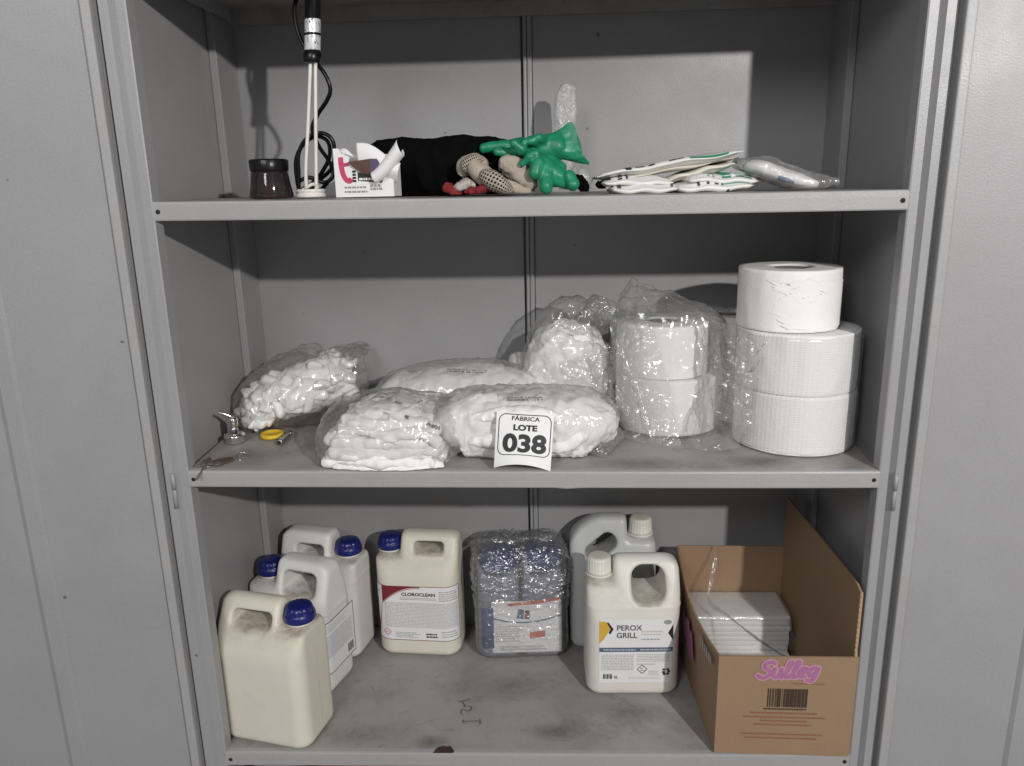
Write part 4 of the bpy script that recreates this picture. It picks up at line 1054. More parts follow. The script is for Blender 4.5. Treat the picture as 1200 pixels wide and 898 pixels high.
for k, (pts, w) in enumerate((([(-.115, .062, FZ + .030), (-.06, .050, FZ + .040), (0, .049, FZ + .036), (.05, .052, FZ + .046)], .017), ([(-.10, .060, FZ + .075), (-.04, .055, FZ + .082), (.03, .058, FZ + .080), (.09, .062, FZ + .070)], .016), ([(.02, .050, FZ + .018), (.07, .056, FZ + .030), (.11, .070, FZ + .052), (.118, .085, FZ + .078)], .016), ([(-.118, .075, FZ + .020), (-.122, .085, FZ + .06), (-.10, .09, FZ + .092), (-.05, .09, FZ + .104)], .016))):
    link('cloth_fold', tube_me([p + (a * w, a * w * .8) for p, a in zip(pts, (.4, 1, 1, .5))], 60, 30, disp=lambda P, k=k: crumple(P, 32, 126 + k) * .006, floor=FZ), M['cotton'], bd)
mp = planemap((-0.0324,0.0680,-0.3476), (.062, 0, 0), (0, .8, .55))
stamp(bd, smudge(mp, 1, .011, 123))

# ------------------------------------------------------------------ the number card
cd = thing('lot_card', 'white card with black printed lot number propped on the front bag', 'card', (-.005, .002, FZ + .001))
CW, CH = .0955, .090
def CM(u, v, off=0):                                    # u -.5..+.5, v 0..CH ; sheet bowed, bottom edge arched clear of the shelf
    b = .010 * (1 - (2 * u) ** 2) * (1 - v / CH * .75)
    lift = .0125 * (1 - (2 * u) ** 2) * max(0, 1 - v / .05) ** 1.2
    x = u * CW * (1 + .02 * v / CH) + .006 * v / CH
    y = .034 * (v / CH) - b
    return (x, y - off * .93, v + lift - u * .007 - off * .0 + off * .35)
P = np.array([[CM(u, v) for v in np.linspace(0, CH, 20)] for u in np.linspace(-.5, .5, 30)])
cs = link('sheet', sheet_me(P), M['paper'], cd)
CMs = lambda a, b, off=.0006: CM(a / CW, b, off)
fr = []
x0, x1, z0, z1, rr = -.0430, .0440, .0195, CH - .003, .012
for cx_, cz_, a0 in ((x1 - rr, z1 - rr, 0), (x0 + rr, z1 - rr, 90), (x0 + rr, z0 + rr, 180), (x1 - rr, z0 + rr, 270)):
    for k in range(9):
        a = math.radians(a0 + k * 90 / 8); fr.append((cx_ + rr * math.cos(a), cz_ + rr * math.sin(a)))
fr.append(fr[0])
dense = []
for a, b in zip(fr[:-1], fr[1:]):
    n_ = max(1, int(math.hypot(b[0] - a[0], b[1] - a[1]) / .004))
    dense += [(a[0] + (b[0] - a[0]) * i / n_, a[1] + (b[1] - a[1]) * i / n_) for i in range(n_)]
dense.append(dense[0])
link('border', strokes_me([dense], .0014, CMs, 1), M['ink'], cd, False)
link('lot_number', text_me('038', .0425, CMs, .0015, .0262, .0007, 'CENTER', .0017, 1.14), M['ink'], cd, False)
link('lot_word', text_me('LOTE', .0120, CMs, .001, .0628, .0007, 'CENTER', .0006, 1.38), M['ink'], cd, False)
link('factory_word', text_me('FÁBRICA', .0092, CMs, .001, .0778, .0007, 'CENTER', .0002, 1.30), M['ink'], cd, False)

# ------------------------------------------------------------------ small things at the left end
pu = thing('chrome_fitting', 'small chrome fitting with round flange and bent lever', 'fitting', (-.560, .148, FZ + .001))
link('flange', lathe_me([(0, 0), (.0165, 0), (.0178, .002), (.0178, .010), (.0195, .0125), (.0195, .0155), (.0165, .018), (.0105, .0185), (0, .0185)], 48), M['chrome'], pu)
link('stem', lathe_me([(0, .018), (.0088, .018), (.0088, .046), (.0078, .0485), (0, .0485)], 36), M['chrome'], pu)
link('lever', wire_me([(.0, 0, .046), (-.003, -.002, .052), (-.012, -.006, .058), (-.022, -.010, .062)], (.0042, .0038, .003, .0026), 30, 10), M['chrome'], pu)
ld = thing('round_lid', 'yellow round lid lying flat by the cotton pads', 'lid', (-.500, .182, FZ + .0012))
M['yellowpl'] = plain('yellow_plastic', (.70, .46, .03), .4, var=.08)
link('lid_disc', lathe_me([(0, .0062), (.0165, .0062), (.0175, .0078), (.0205, .0078), (.0225, .0055), (.0230, .0008), (.0215, 0), (0, 0)], 56), M['yellowpl'], ld)
pn = thing('metal_tube', 'short dull metal tube with a clip lying by the yellow lid', 'tube', (-.466, .125, FZ + .0075))
link('barrel', xform(lathe_me([(.0035, 0), (.0055, 0), (.006, .003), (.006, .062), (.004, .066), (0, .066)], 24), Matrix.Rotation(-math.pi / 2, 4, 'X')), M['metal'], pn)
link('bore', xform(lathe_me([(0, .004), (.0036, .004), (.0036, .0002)], 20), Matrix.Rotation(-math.pi / 2, 4, 'X')), M['dark'], pn)
link('clip', wire_me([(.004, .040, .004), (.010, .038, .006), (.012, .046, .004), (.008, .056, .001)], .0014, 30, 8), M['chrome'], pn)
ks = thing('key_bunch', 'bunch of keys with brown tag hanging over the shelf edge', 'keys', (-.551, .030, FZ + .001))
M['leather'] = plain('brown_tag', (.085, .055, .035), .45, var=.3, vscale=120, bmp=.4)
def disc_me(pts, th_, mat=None):
    n = len(pts); V = [(x, y, 0) for x, y in pts] + [(x, y, th_) for x, y in pts]
    F = [tuple(range(n))[::-1], tuple(range(n, 2 * n))] + [(i, (i + 1) % n, n + (i + 1) % n, n + i) for i in range(n)]
    return fix(mesh(V, F))
el = [(.020 * math.cos(t) * (1 + .12 * math.sin(t)), .012 * math.sin(t)) for t in np.linspace(0, 2 * math.pi, 28, endpoint=False)]
o = link('tag', disc_me(el, .003), M['leather'], ks, False); o.location = (.012, .010, .0005); o.rotation_euler = (.0, 0, .75)
def ring_pts(r, n=18): return [(r * math.cos(t), r * math.sin(t), 0) for t in np.linspace(0, 2 * math.pi, n)]
o = link('ring', wire_me(ring_pts(.009), .0011, 50, 6), M['chrome'], ks); o.location = (.040, .030, .003); o.rotation_euler = (.5, .3, 0)
o = link('ring', wire_me(ring_pts(.006), .0010, 40, 6), M['chrome'], ks); o.location = (-.006, -.010, .003); o.rotation_euler = (.4, .3, 0)
key = [(0.008 * math.cos(t), .008 * math.sin(t) + .008) for t in np.linspace(-1.2, math.pi + 1.2, 18)] + [(-.0028, -.002), (-.0028, -.028), (.0, -.031), (.0026, -.027), (.0026, -.022), (.0014, -.019), (.0026, -.016), (.0014, -.012), (.0028, -.009), (.0028, -.002)]
o = link('key', disc_me(key, .0018), M['metal'], ks, False); o.location = (-.005, -.019, .0040); o.rotation_euler = (.62, -.1, -.35)
o = link('key', disc_me(key, .0018), M['metal'], ks, False); o.location = (.002, -.010, .0030); o.rotation_euler = (.03, .03, -1.35)

# ================================================================== top shelf
# jar
M['jarglass'] = plain('dark_smoked_plastic', (.02, .018, .018), .15, var=.1)
jr = thing('jar', 'small dark jar with black screw lid and red contents', 'jar', (-0.4346,0.1250,0.0002), 0)
jr.location.z = .002
mt, nt, bs = newmat('clear_jar'); bs.inputs['Base Color'].default_value = (.20, .17, .18, 1); bs.inputs['Transmission Weight'].default_value = .9; bs.inputs['Roughness'].default_value = .06; M['jarclear'] = mt
link('jar_body', lathe_me([(0, .0003), (.032, .0003), (.0365, .002), (.0368, .006), (.034, .022), (.0315, .040), (.0305, .0455), (.029, .0455), (.0300, .038), (.0325, .020), (.035, .005), (0, .003)], 56), M['jarclear'], jr)
M['redfill'] = plain('dark_red_contents', (.50, .015, .03), .5, var=.9, vscale=90, bmp=.8, bscale=120)
link('contents', lathe_me([(0, .0035), (.0335, .0045), (.0325, .014), (.0305, .026), (.02, .030), (0, .029)], 40), M['redfill'], jr)
link('dark_sleeve', lathe_me([(.0322, .026), (.0305, .0445), (0, .0445), (0, .032), (.0285, .030)], 40), M['blackplastic'], jr)
link('lid', lathe_me([(.0295, .0455), (.0318, .046), (.0322, .0475), (.0322, .0625), (.0312, .0645), (.029, .0652), (0, .0650)], 96, (40, .0006, 3, 3)), M['blackplastic'], jr)
# immersion heater with coiled cord
hx, hy = (-0.3625,0.1600,0.0025)[0], .115
ih = thing('immersion_heater', 'upright immersion heater with black handle, two white rods and black cord', 'heater', (hx, hy, .0022))
M['enamelrod'] = plain('cream_enamel', (.70, .68, .62), .35, var=.06)
base = (-0.3625,0.1600,0.0025); hb = (-0.3428,0.1600,0.2173); htop = (-0.3335,0.1600,0.3281); hm_ = (-0.3360,0.1600,0.2812)
L_ = lambda p: (p[0] - hx, p[1] - hy, p[2] - .0022)
LK = L_(hm_)[0] / L_(hm_)[2]
def lean(me):                                # the heater leans a little to the right
    me.transform(Matrix(((1, 0, LK, 0), (0, 1, 0, 0), (0, 0, 1, 0), (0, 0, 0, 1)))); return me
link('base', lathe_me([(0, .0005), (.0235, .0005), (.0248, .002), (.0248, .0062), (.0225, .0068), (.0225, .0085), (.0238, .0092), (.0238, .0135), (.021, .0145), (.019, .012), (0, .011)], 56), M['enamelrod'], ih)
for s in (-1, 1):
    link('rod', lean(wire_me([(s * .0085, .0, .010), (s * .0088 - .001, 0, .05), (s * .0065, 0, .12), (s * .0042 + .001, 0, L_(hb)[2])], .0031, 40, 10)), M['enamelrod'], ih)
link('heating_coil', join_me(wire_me([(-.010, .002, .013), (-.004, -.010, .016), (.006, -.008, .022), (.012, .004, .018)], .0028, 30, 8), wire_me([(-.012, -.006, .013), (-.002, .008, .020), (.010, .006, .026)], .0026, 30, 8)), M['enamelrod'], ih)
zb0, zm0, zt0 = L_(hb)[2], L_(hm_)[2], L_(htop)[2]
hd = link('handle', lean(lathe_me([(0, zb0), (.0135, zb0), (.0145, zb0 + .002), (.0145, zb0 + .014), (.0125, zb0 + .016), (.0125, zt0 - .01), (.009, zt0), (0, zt0)], 40)), M['blackplastic'], ih)
mt, nt, bs = newmat('foil_label'); v = coords(nt); f = ramp(nt, ntex(nt, coords(nt, 'Object', (3, 3, 1)), 170, 3, .6), .57, .63)
nt.links.new(mixc(nt, f, (.82, .82, .82), (.04, .04, .04)), bs.inputs['Base Color']); bs.inputs['Metallic'].default_value = .35; bs.inputs['Roughness'].default_value = .3; M['foil'] = mt
link('foil_label', lean(lathe_me([(.0128, zb0 + .018), (.0130, zb0 + .0185), (.0130, zm0), (.0128, zm0 + .0005)], 40)), M['foil'], hd)
link('dark_band', lean(lathe_me([(.0130, zb0 + .040), (.0133, zb0 + .0403), (.0133, zb0 + .0438), (.0130, zb0 + .044)], 40)), M['blackplastic'], hd)
cp = [(-0.3254,0.1600,0.3382), (-0.3619,0.1550,0.3305), (-0.3738,0.1450,0.3056), (-0.3687,0.1400,0.2655), (-0.3501,0.1350,0.2300), (-0.3288,0.1330,0.2027), (-0.3212,0.1350,0.1786), (-0.3313,0.1450,0.1610), (-0.3553,0.1650,0.1399), (-0.3694,0.1750,0.1170), (-0.3597,0.1750,0.0882), (-0.3379,0.1550,0.0613), (-0.3309,0.1450,0.0381), (-0.3469,0.1450,0.0270), (-0.3732,0.1450,0.0361), (-0.3951,0.1450,0.0280)]
link('cord', wire_me([L_(p) for p in cp], .0036, 170, 8), M['blackplastic'], ih)
cp2 = [(-0.3943,0.1450,0.0034), (-0.3893,0.1400,0.0407), (-0.3844,0.1350,0.0759), (-0.3667,0.1330,0.1005), (-0.3431,0.1350,0.1083), (-0.3267,0.1370,0.0997), (-0.3232,0.1400,0.0803), (-0.3297,0.1450,0.0538), (-0.3536,0.1600,0.0358), (-0.3807,0.1650,0.0218), (-0.3910,0.1650,0.0103), (-0.3690,0.1750,0.0157)]
link('cord', wire_me([L_(p) for p in cp2], .0036, 150, 8), M['blackplastic'], ih)
cp3 = [(-0.3928,0.1500,0.0047), (-0.3946,0.1450,0.0337), (-0.3932,0.1450,0.0651), (-0.3789,0.1450,0.0902), (-0.3554,0.1450,0.1036), (-0.3367,0.1500,0.0951), (-0.3372,0.1550,0.0698), (-0.3576,0.1650,0.0417), (-0.3774,0.1750,0.0247), (-0.3725,0.1850,0.0097), (-0.3524,0.1850,0.0271)]
link('cord', wire_me([L_(p) for p in cp3], .0036, 150, 8), M['blackplastic'], ih)
link('plug', tube_me([L_((-0.3754,0.1650,0.0129)) + (.004, .004), L_((-0.3782,0.1650,0.0159)) + (.012, .010), L_((-0.3894,0.1600,0.0104)) + (.013, .009), L_((-0.3958,0.1550,0.0062)) + (.004, .004)], 24, 20), M['blackplastic'], ih)

# torn carton
cb = thing('carton', 'torn white carton with pink and black printing', 'carton', (-0.2622,0.0850,0.0005), -3)
cb.location.z = .0022
M['cartonwhite'] = plain('white_carton', (.78, .775, .76), .55, var=.03)
M['pinkred'] = plain('crimson_print', (.52, .05, .12), .5); M['choc'] = plain('brown_block', (.085, .035, .025), .5, var=.2); M['violet'] = plain('violet_wrapper', (.09, .06, .13), .4)
cw, ch, cdp = .049, .078, .050
def cface(pts, y, th_=.0008):
    n = len(pts); V = [(x, y, z) for x, z in pts] + [(x, y + th_, z) for x, z in pts]
    return fix(mesh(V, [tuple(range(n))[::-1], tuple(range(n, 2 * n))] + [(i, (i + 1) % n, n + (i + 1) % n, n + i) for i in range(n)]))
fpts = [(-cw, 0), (cw, 0), (cw, .046), (.034, .030), (.026, .028), (.014, .034), (.004, .037), (-.006, .040), (-.014, .046), (-.020, .050), (-.024, .056), (-.022, .064), (-.036, .070), (-.040, ch), (-cw, ch)]
link('front_panel', cface(fpts, 0), M['cartonwhite'], cb, False)
link('back_panel', cface([(-cw, 0), (cw, 0), (cw, .072), (.02, .068), (0, .072), (-.02, .066), (-cw, ch)], cdp), M['cartonwhite'], cb, False)
link('side_panel', bevbox(-cw - .0008, -cw - .0001, .0003, cdp + .0005, 0, ch, bev=.0002), M['cartonwhite'], cb, False)
link('side_panel', bevbox(cw + .0001, cw + .0008, .0003, cdp + .0005, 0, .050, bev=.0002), M['cartonwhite'], cb, False)
link('bottom_panel', bevbox(-cw, cw, .001, cdp, .0004, .0012, bev=.0002), M['cartonwhite'], cb, False)
# curled torn flap
def flapP(fn, nu, nv): return np.array([[fn(u, v) for v in np.linspace(0, 1, nv)] for u in np.linspace(0, 1, nu)])
def fl1(u, v):
    x = -.006 + .062 * u; a = v * 2.6
    return (x + .012 * v * (u - .3), -.012 * math.sin(a) * (.6 + u * .6) + .004, .034 + .052 * v - .012 * u - .016 * v * u + .006 * math.sin(u * 5) * v)
link('torn_flap', sheet_me(flapP(fl1, 24, 24), .0006), M['cartonwhite'], cb)
def fl2(u, v):
    a = v * 4.6; r = .010 + .004 * u
    c = np.array((.018 + .048 * u, -.006, .030 + .046 * u ** 1.3)); return tuple(c + np.array((-.35 * r * math.cos(a), -r * math.sin(a), .9 * r * math.cos(a))))
link('curled_flap', sheet_me(flapP(fl2, 26, 26), .0006), M['cartonwhite'], cb)
link('torn_flap', sheet_me(flapP(lambda u, v: (-.046 + .03 * u, .004 + .012 * v * (1 - u), .076 + .008 * v * math.sin(u * 3.1) - .012 * u), 12, 8), .0006), M['cartonwhite'], cb)
br = disc_me([(-.024, .056), (.012, .060), (.022, .060), (.022, .042), (.010, .036), (-.006, .042)], .022)
link('brown_block', xform(br, Matrix.Translation((0, .014, 0)) @ Matrix.Rotation(math.pi / 2, 4, 'X')), M['choc'], cb, False)
vi = disc_me([(.0145, .0605), (.026, .060), (.030, .054), (.027, .046), (.0145, .038)], .0225)
link('violet_end', xform(vi, Matrix.Translation((0, .0143, 0)) @ Matrix.Rotation(math.pi / 2, 4, 'X')), M['violet'], cb, False)
cm_ = lambda u, v, off=.0006: (u, -off, v)
link('crimson_swoosh', strokes_me([[(-.037, .064), (-.037, .052), (-.035, .038), (-.030, .028), (-.024, .026), (-.021, .030)]], .0085, lambda a, b: cm_(a, b, .0006)), M['pinkred'], cb, False)
link('crimson_tip', poly(cm_, [(-.042, .055), (-.024, .055), (-.024, .050), (-.036, .048)], .0009), M['pinkred'], cb, False)
link('black_banner', poly(cm_, [(-.010, .026), (.030, .022), (.033, .028), (.014, .033), (.004, .036), (-.010, .040)], .0006), M['ink'], cb, False)
link('banner_lettering', dashes(cm_, -.008, .028, .026, .031, 1, .001, 131, .7, 0), M['paper'], cb, False)
link('vertical_lettering', join_me(*[poly(cm_, [(-.019, z), (-.013, z), (-.013, z + .0035), (-.019, z + .0035)], .0007) for z in (.024, .029, .034, .039)]), M['ink'], cb, False)
stuff(link('small_print', join_me(dashes(cm_, -.034, .004, .013, .018, 1, .0006, 133, .6, 0), dashes(cm_, -.034, .006, .006, .011, 1, .0006, 134, .6, 0), dashes(cm_, .010, .032, .010, .020, 2, .0006, 135, .8, .2)), M['greyink'], cb, False))

# black cloth bundle
M['blackcloth'] = plain('black_cloth', (.0028, .0026, .003), .95, var=.3, vscale=60, bmp=.6, bscale=260, spec=.08)
o = link('cloth_bundle', tube_me([(-0.2711,0.2000,0.0462) + (.03, .03), (-0.2601,0.2000,0.0489) + (.055, .040), (-0.2136,0.2000,0.0508) + (.06, .047), (-0.1598,0.2000,0.0497) + (.062, .049), (-0.0834,0.2000,0.0466) + (.062, .049), (-0.0256,0.2000,0.0424) + (.05, .042), (-0.0075,0.2000,0.0332) + (.02, .02)], 110, 80, power=2.8, disp=lambda P: crumple(P * np.array((1, 1, .5)), 14, 141) * .012, floor=.0), M['blackcloth'])
tag(o, 'bundle of folded black cloth between the carton and gloves', 'cloth')
# green rubber gloves
M['greenrubber'] = plain('green_rubber', (.010, .215, .108), .42, var=.22, vscale=45, bmp=.5, bscale=70, sss=.05)
def gl_sdf(parts, k, extra=None):
    def f(P):
        d = None
        for a, b, r0, r1, sy in parts:
            c = capsule(P, a, b, r0, r1, sy); d = c if d is None else smin(d, c, k)
        return d + .0014 * noise(P, 45, 5) + .0026 * crumple(P, 24, 9)
    return f
def bounds(parts, pad=.03):
    pts = np.array([p for q in parts for p in q[:2]]); return pts.min(0) - pad, pts.max(0) + pad
ga = [((-0.0008,0.1300,0.0808), (-0.0324,0.1300,0.0788), 0.0129, 0.0110, 1), ((-0.0324,0.1300,0.0788), (-0.0654,0.1280,0.0767), 0.0106, 0.0087, 1), ((0.0023,0.1200,0.0707), (-0.0232,0.1150,0.0671), 0.0110, 0.0095, 1), ((-0.0232,0.1150,0.0671), (-0.0425,0.1080,0.0700), 0.0093, 0.0078, 1), ((0.0139,0.1100,0.0633), (-0.0006,0.0880,0.0709), 0.0095, 0.0087, 1), ((-0.0006,0.0880,0.0709), (-0.0126,0.0820,0.0816), 0.0085, 0.0076, 1),
      ((0.0280,0.1200,0.0797), (0.0174,0.0980,0.0869), 0.0090, 0.0078, 1), ((0.0174,0.0980,0.0869), (0.0051,0.0900,0.0842), 0.0076, 0.0067, 1), ((0.0394,0.1200,0.0848), (0.0258,0.0980,0.0907), 0.0087, 0.0074, 1), ((0.0392,0.1300,0.0758), (-0.0007,0.1250,0.0751), 0.0185, 0.0162, 1.1), ((0.0535,0.1300,0.0768), (0.0164,0.1250,0.0733), 0.0241, 0.0202, 1.2)]
lo_, hi_ = bounds(ga)
gt = thing('rubber_glove', 'upper green rubber glove with fingers pointing left and wide cuff', 'glove', (0, 0, 0), 0, 'green rubber gloves')
link('hand', nets(gl_sdf(ga, .0032), lo_, hi_, .0028), M['greenrubber'], gt)
q_ = cr([(0.0363,0.1300,0.0772) + (.014, .015), (0.0535,0.1300,0.0782) + (.014, .0205), (0.0706,0.1300,0.0791) + (.011, .0260), (0.0848,0.1300,0.0802) + (.0075, .0315), (0.0948,0.1300,0.0813) + (.006, .0345)], 40)
na = 72; P = np.zeros((40, na, 3))
for i in range(40):
    x, y, z, a_, b_ = q_[i]; t = i / 39
    for k in range(na):
        th_ = 2 * math.pi * k / na
        c, s_ = math.cos(th_), math.sin(th_); sh = .014 * t * (-s_)            # slanted mouth: lower corner reaches further right
        P[i, k] = (x + sh + .003 * t * math.sin(3 * th_ + 1), y + a_ * c * (1 + .35 * t * math.sin(2 * th_ + .6)), z + b_ * s_)
P = P + (crumple(P, 16, 191) * .006)[..., None] * np.array((0, -1, 0))
cuff = fix(grid_me(P, wrap_v=True)); bm = bmesh.new(); bm.from_mesh(cuff); bmesh.ops.solidify(bm, geom=bm.faces[:], thickness=.0014); bm.to_mesh(cuff); bm.free()
link('cuff', cuff, M['greenrubber'], gt)
gb = [((0.0232,0.0750,0.0646), (0.0121,0.0740,0.0596), 0.0081, 0.0074, 1), ((0.0121,0.0740,0.0596), (0.0009,0.0750,0.0492), 0.0069, 0.0056, 1), ((0.0271,0.0750,0.0487), (0.0216,0.0680,0.0341), 0.0125, 0.0110, 1), ((0.0393,0.0800,0.0365), (0.0392,0.0680,0.0124), 0.0137, 0.0121, 1), ((0.0311,0.0850,0.0488), (0.0532,0.0900,0.0296), 0.0162, 0.0185, 1), ((0.0532,0.0900,0.0296), (0.0726,0.0850,0.0183), 0.0162, 0.0118, 1), ((0.0767,0.0800,0.0277), (0.0821,0.0730,0.0155), 0.0110, 0.0116, 1), ((0.0602,0.1000,0.0404), (0.0462,0.1100,0.0517), 0.0134, 0.0134, 1)]
lo_, hi_ = bounds(gb)
o = link('rubber_glove', nets(gl_sdf(gb, .0028), lo_, hi_, .0026), M['greenrubber']); tag(o, 'lower green rubber glove bunched up with stubby fingers pointing down', 'glove', 'green rubber gloves')
# knitted gloves with black dots
def knit(name, dots):
    mt, nt, bs = newmat(name); v = coords(nt)
    c = mixc(nt, ramp(nt, ntex(nt, v, 30, 4), .3, .7), (.34, .29, .235), (.44, .39, .32))
    if dots:
        tc = nt.nodes.new('ShaderNodeTexCoord'); mp_ = nd(nt, 'ShaderNodeMapping'); mp_.inputs['Scale'].default_value = (18, 15, 1); nt.links.new(tc.outputs['UV'], mp_.inputs[0])
        vo = nd(nt, 'ShaderNodeTexVoronoi'); vo.inputs['Scale'].default_value = 1; vo.inputs['Randomness'].default_value = .08; nt.links.new(mp_.outputs[0], vo.inputs['Vector'])
        k = ramp(nt, vo.outputs['Distance'], .30, .36, (1, 1, 1, 1), (0, 0, 0, 1)); c = mixc(nt, k, c, (.012, .012, .012))
    nt.links.new(c, bs.inputs['Base Color']); bs.inputs['Roughness'].default_value = .95; bs.inputs['Specular IOR Level'].default_value = .15
    bump(nt, bs, ntex(nt, coords(nt, 'Object', (1, 1, 3)), 260, 2), .5, .002)
    return mt
M['knit'] = knit('beige_knit', False); M['knitdots'] = knit('beige_knit_dotted', True)
def uv_tube(me, nu, nv):
    uv = me.uv_layers.new(name='UVMap')
    for p in me.polygons:
        vi = [me.loops[l].vertex_index for l in p.loop_indices]; js = [i % nv for i in vi]
        for l, i in zip(p.loop_indices, vi):
            j = i % nv
            if max(js) - min(js) > 1 and j == 0 and len(vi) == 4: j = nv
            uv.data[l].uv = ((i // nv) / nu, j / nv)
    return me
kg = thing('knit_glove', 'beige knitted glove with black grip dots heaped under the green gloves', 'glove', (0, 0, 0))
link('cuff', tube_me([(-0.1026,0.1000,0.0329) + (.004, .006), (-0.0951,0.1000,0.0437) + (.012, .016), (-0.0835,0.1000,0.0503) + (.015, .017), (-0.0693,0.1000,0.0513) + (.015, .015), (-0.0597,0.1050,0.0540) + (.006, .006)], 40, 30, disp=lambda P: crumple(P, 30, 151) * .003, floor=.002), M['knit'], kg)
link('dotted_back', uv_tube(tube_me([(-0.0971,0.0920,0.0409) + (.004, .004), (-0.0909,0.0880,0.0461) + (.012, .013), (-0.0765,0.0880,0.0552) + (.011, .012), (-0.0639,0.0900,0.0591) + (.004, .004)], 40, 30, disp=lambda P: crumple(P, 30, 152) * .002, floor=.002), 40, 30), M['knitdots'], kg)
link('hand', tube_me([(-0.0814,0.0800,0.0511) + (.010, .010), (-0.0718,0.0780,0.0402) + (.016, .014), (-0.0579,0.0750,0.0291) + (.017, .015), (-0.0467,0.0720,0.0208) + (.012, .010)], 40, 36, disp=lambda P: crumple(P, 30, 153) * .003, floor=.002), M['knit'], kg)
link('dotted_palm', uv_tube(tube_me([(-0.0654,0.0680,0.0346) + (.006, .006), (-0.0569,0.0640,0.0304) + (.016, .013), (-0.0403,0.0600,0.0207) + (.019, .015), (-0.0253,0.0600,0.0110) + (.016, .011), (-0.0158,0.0600,0.0068) + (.006, .005)], 50, 40, disp=lambda P: crumple(P, 30, 154) * .002, floor=.002), 50, 40), M['knitdots'], kg)
link('finger', tube_me([(-0.0371,0.0750,0.0233) + (.006, .006), (-0.0217,0.0700,0.0149) + (.010, .009), (-0.0024,0.0700,0.0078) + (.010, .008), (0.0142,0.0700,0.0048) + (.006, .005)], 30, 24, disp=lambda P: crumple(P, 40, 155) * .002, floor=.002), M['knit'], kg)
kg2 = tag(link('knit_glove', tube_me([(-0.0368,0.1000,0.0479) + (.006, .006), (-0.0284,0.1000,0.0477) + (.015, .014), (-0.0130,0.1000,0.0406) + (.020, .018), (0.0023,0.1000,0.0280) + (.020, .018), (0.0135,0.1000,0.0168) + (.014, .012), (0.0191,0.1000,0.0112) + (.004, .004)], 60, 48, disp=lambda P: crumple(P * np.array((1, 1, 1.3)), 26, 156) * .008, floor=.002), M['knit']), 'plain beige knitted glove crumpled between dotted glove and green gloves', 'glove')
M['redcloth'] = plain('red_cloth', (.19, .014, .016), .9, bmp=.4); M['whitecloth'] = plain('white_knit', (.42, .39, .35), .9, var=.25, vscale=200, bmp=.6)
rc_ = thing('red_trimmed_glove', 'small white and red cloth glove poking out beside the black bundle', 'glove', (0, 0, 0))
link('red_cuff', tube_me([(-0.1263,0.0700,0.0171) + (0.0042, 0.0036), (-0.1194,0.0700,0.0129) + (0.0074, 0.0065), (-0.1111,0.0680,0.0060) + (0.0063, 0.0050), (-0.1000,0.0680,0.0017) + (0.0032, 0.0022)], 30, 24, disp=lambda P: crumple(P, 55, 161) * .007, floor=.002), M['redcloth'], rc_)
link('white_hand', tube_me([(-0.1141,0.0700,0.0074) + (0.0042, 0.0029), (-0.1000,0.0720,0.0152) + (0.0105, 0.0072), (-0.0875,0.0750,0.0203) + (0.0105, 0.0072), (-0.0782,0.0780,0.0160) + (0.0042, 0.0029)], 36, 28, disp=lambda P: crumple(P, 55, 162) * .007, floor=.002), M['whitecloth'], rc_)
link('red_finger', tube_me([(-0.0926,0.0660,0.0056) + (0.0042, 0.0029), (-0.0784,0.0640,0.0081) + (0.0084, 0.0058), (-0.0644,0.0640,0.0105) + (0.0095, 0.0058), (-0.0521,0.0660,0.0102) + (0.0042, 0.0029)], 36, 28, disp=lambda P: crumple(P, 55, 163) * .007, floor=.002), M['redcloth'], rc_)
# white plastic standing behind the gloves
wp = thing('white_sleeve', 'narrow white plastic sleeve standing upright behind green gloves', 'plastic sleeve', (0, 0, 0))
M['whitefilm'] = film('white_thin_plastic', .06, .4, .25, .50, .8, 60)
link('sleeve', tube_me([(0.0713,0.3350,0.0054) + (.004, .004), (0.0714,0.3350,0.0408) + (.012, .008), (0.0733,0.3350,0.1039) + (.0165, .007), (0.0751,0.3350,0.1504) + (.0175, .006), (0.0768,0.3350,0.1810) + (.0145, .005), (0.0768,0.3350,0.1932) + (.009, .004), (0.0768,0.3350,0.1977) + (.003, .002)], 70, 40, up=(0, 1, 0), disp=lambda P: ridge(P * np.array((1, 1, .10)), 75, 171) * .0045 + crumple(P, 50, 174) * .003), M['whitefilm'], wp)
link('sleeve_bottom', tube_me([(0.0789,0.1200,0.0375) + (.006, .006), (0.0958,0.1150,0.0261) + (.014, .016), (0.1041,0.1100,0.0149) + (.012, .012), (0.1099,0.1100,0.0052) + (.006, .004)], 40, 36, disp=lambda P: crumple(P, 30, 172) * .005, floor=.002), M['whitefilm'], wp)
o = link('black_rag', tube_me([(0.0841,0.1000,0.0290) + (.003, .003), (0.0953,0.0980,0.0206) + (.006, .008), (0.1009,0.0980,0.0096) + (.008, .008), (0.1010,0.1000,0.0013) + (.004, .004)], 30, 24, disp=lambda P: crumple(P, 50, 173) * .004, floor=.002), M['blackcloth']); tag(o, 'scrap of black rag beside the lower green glove', 'rag')

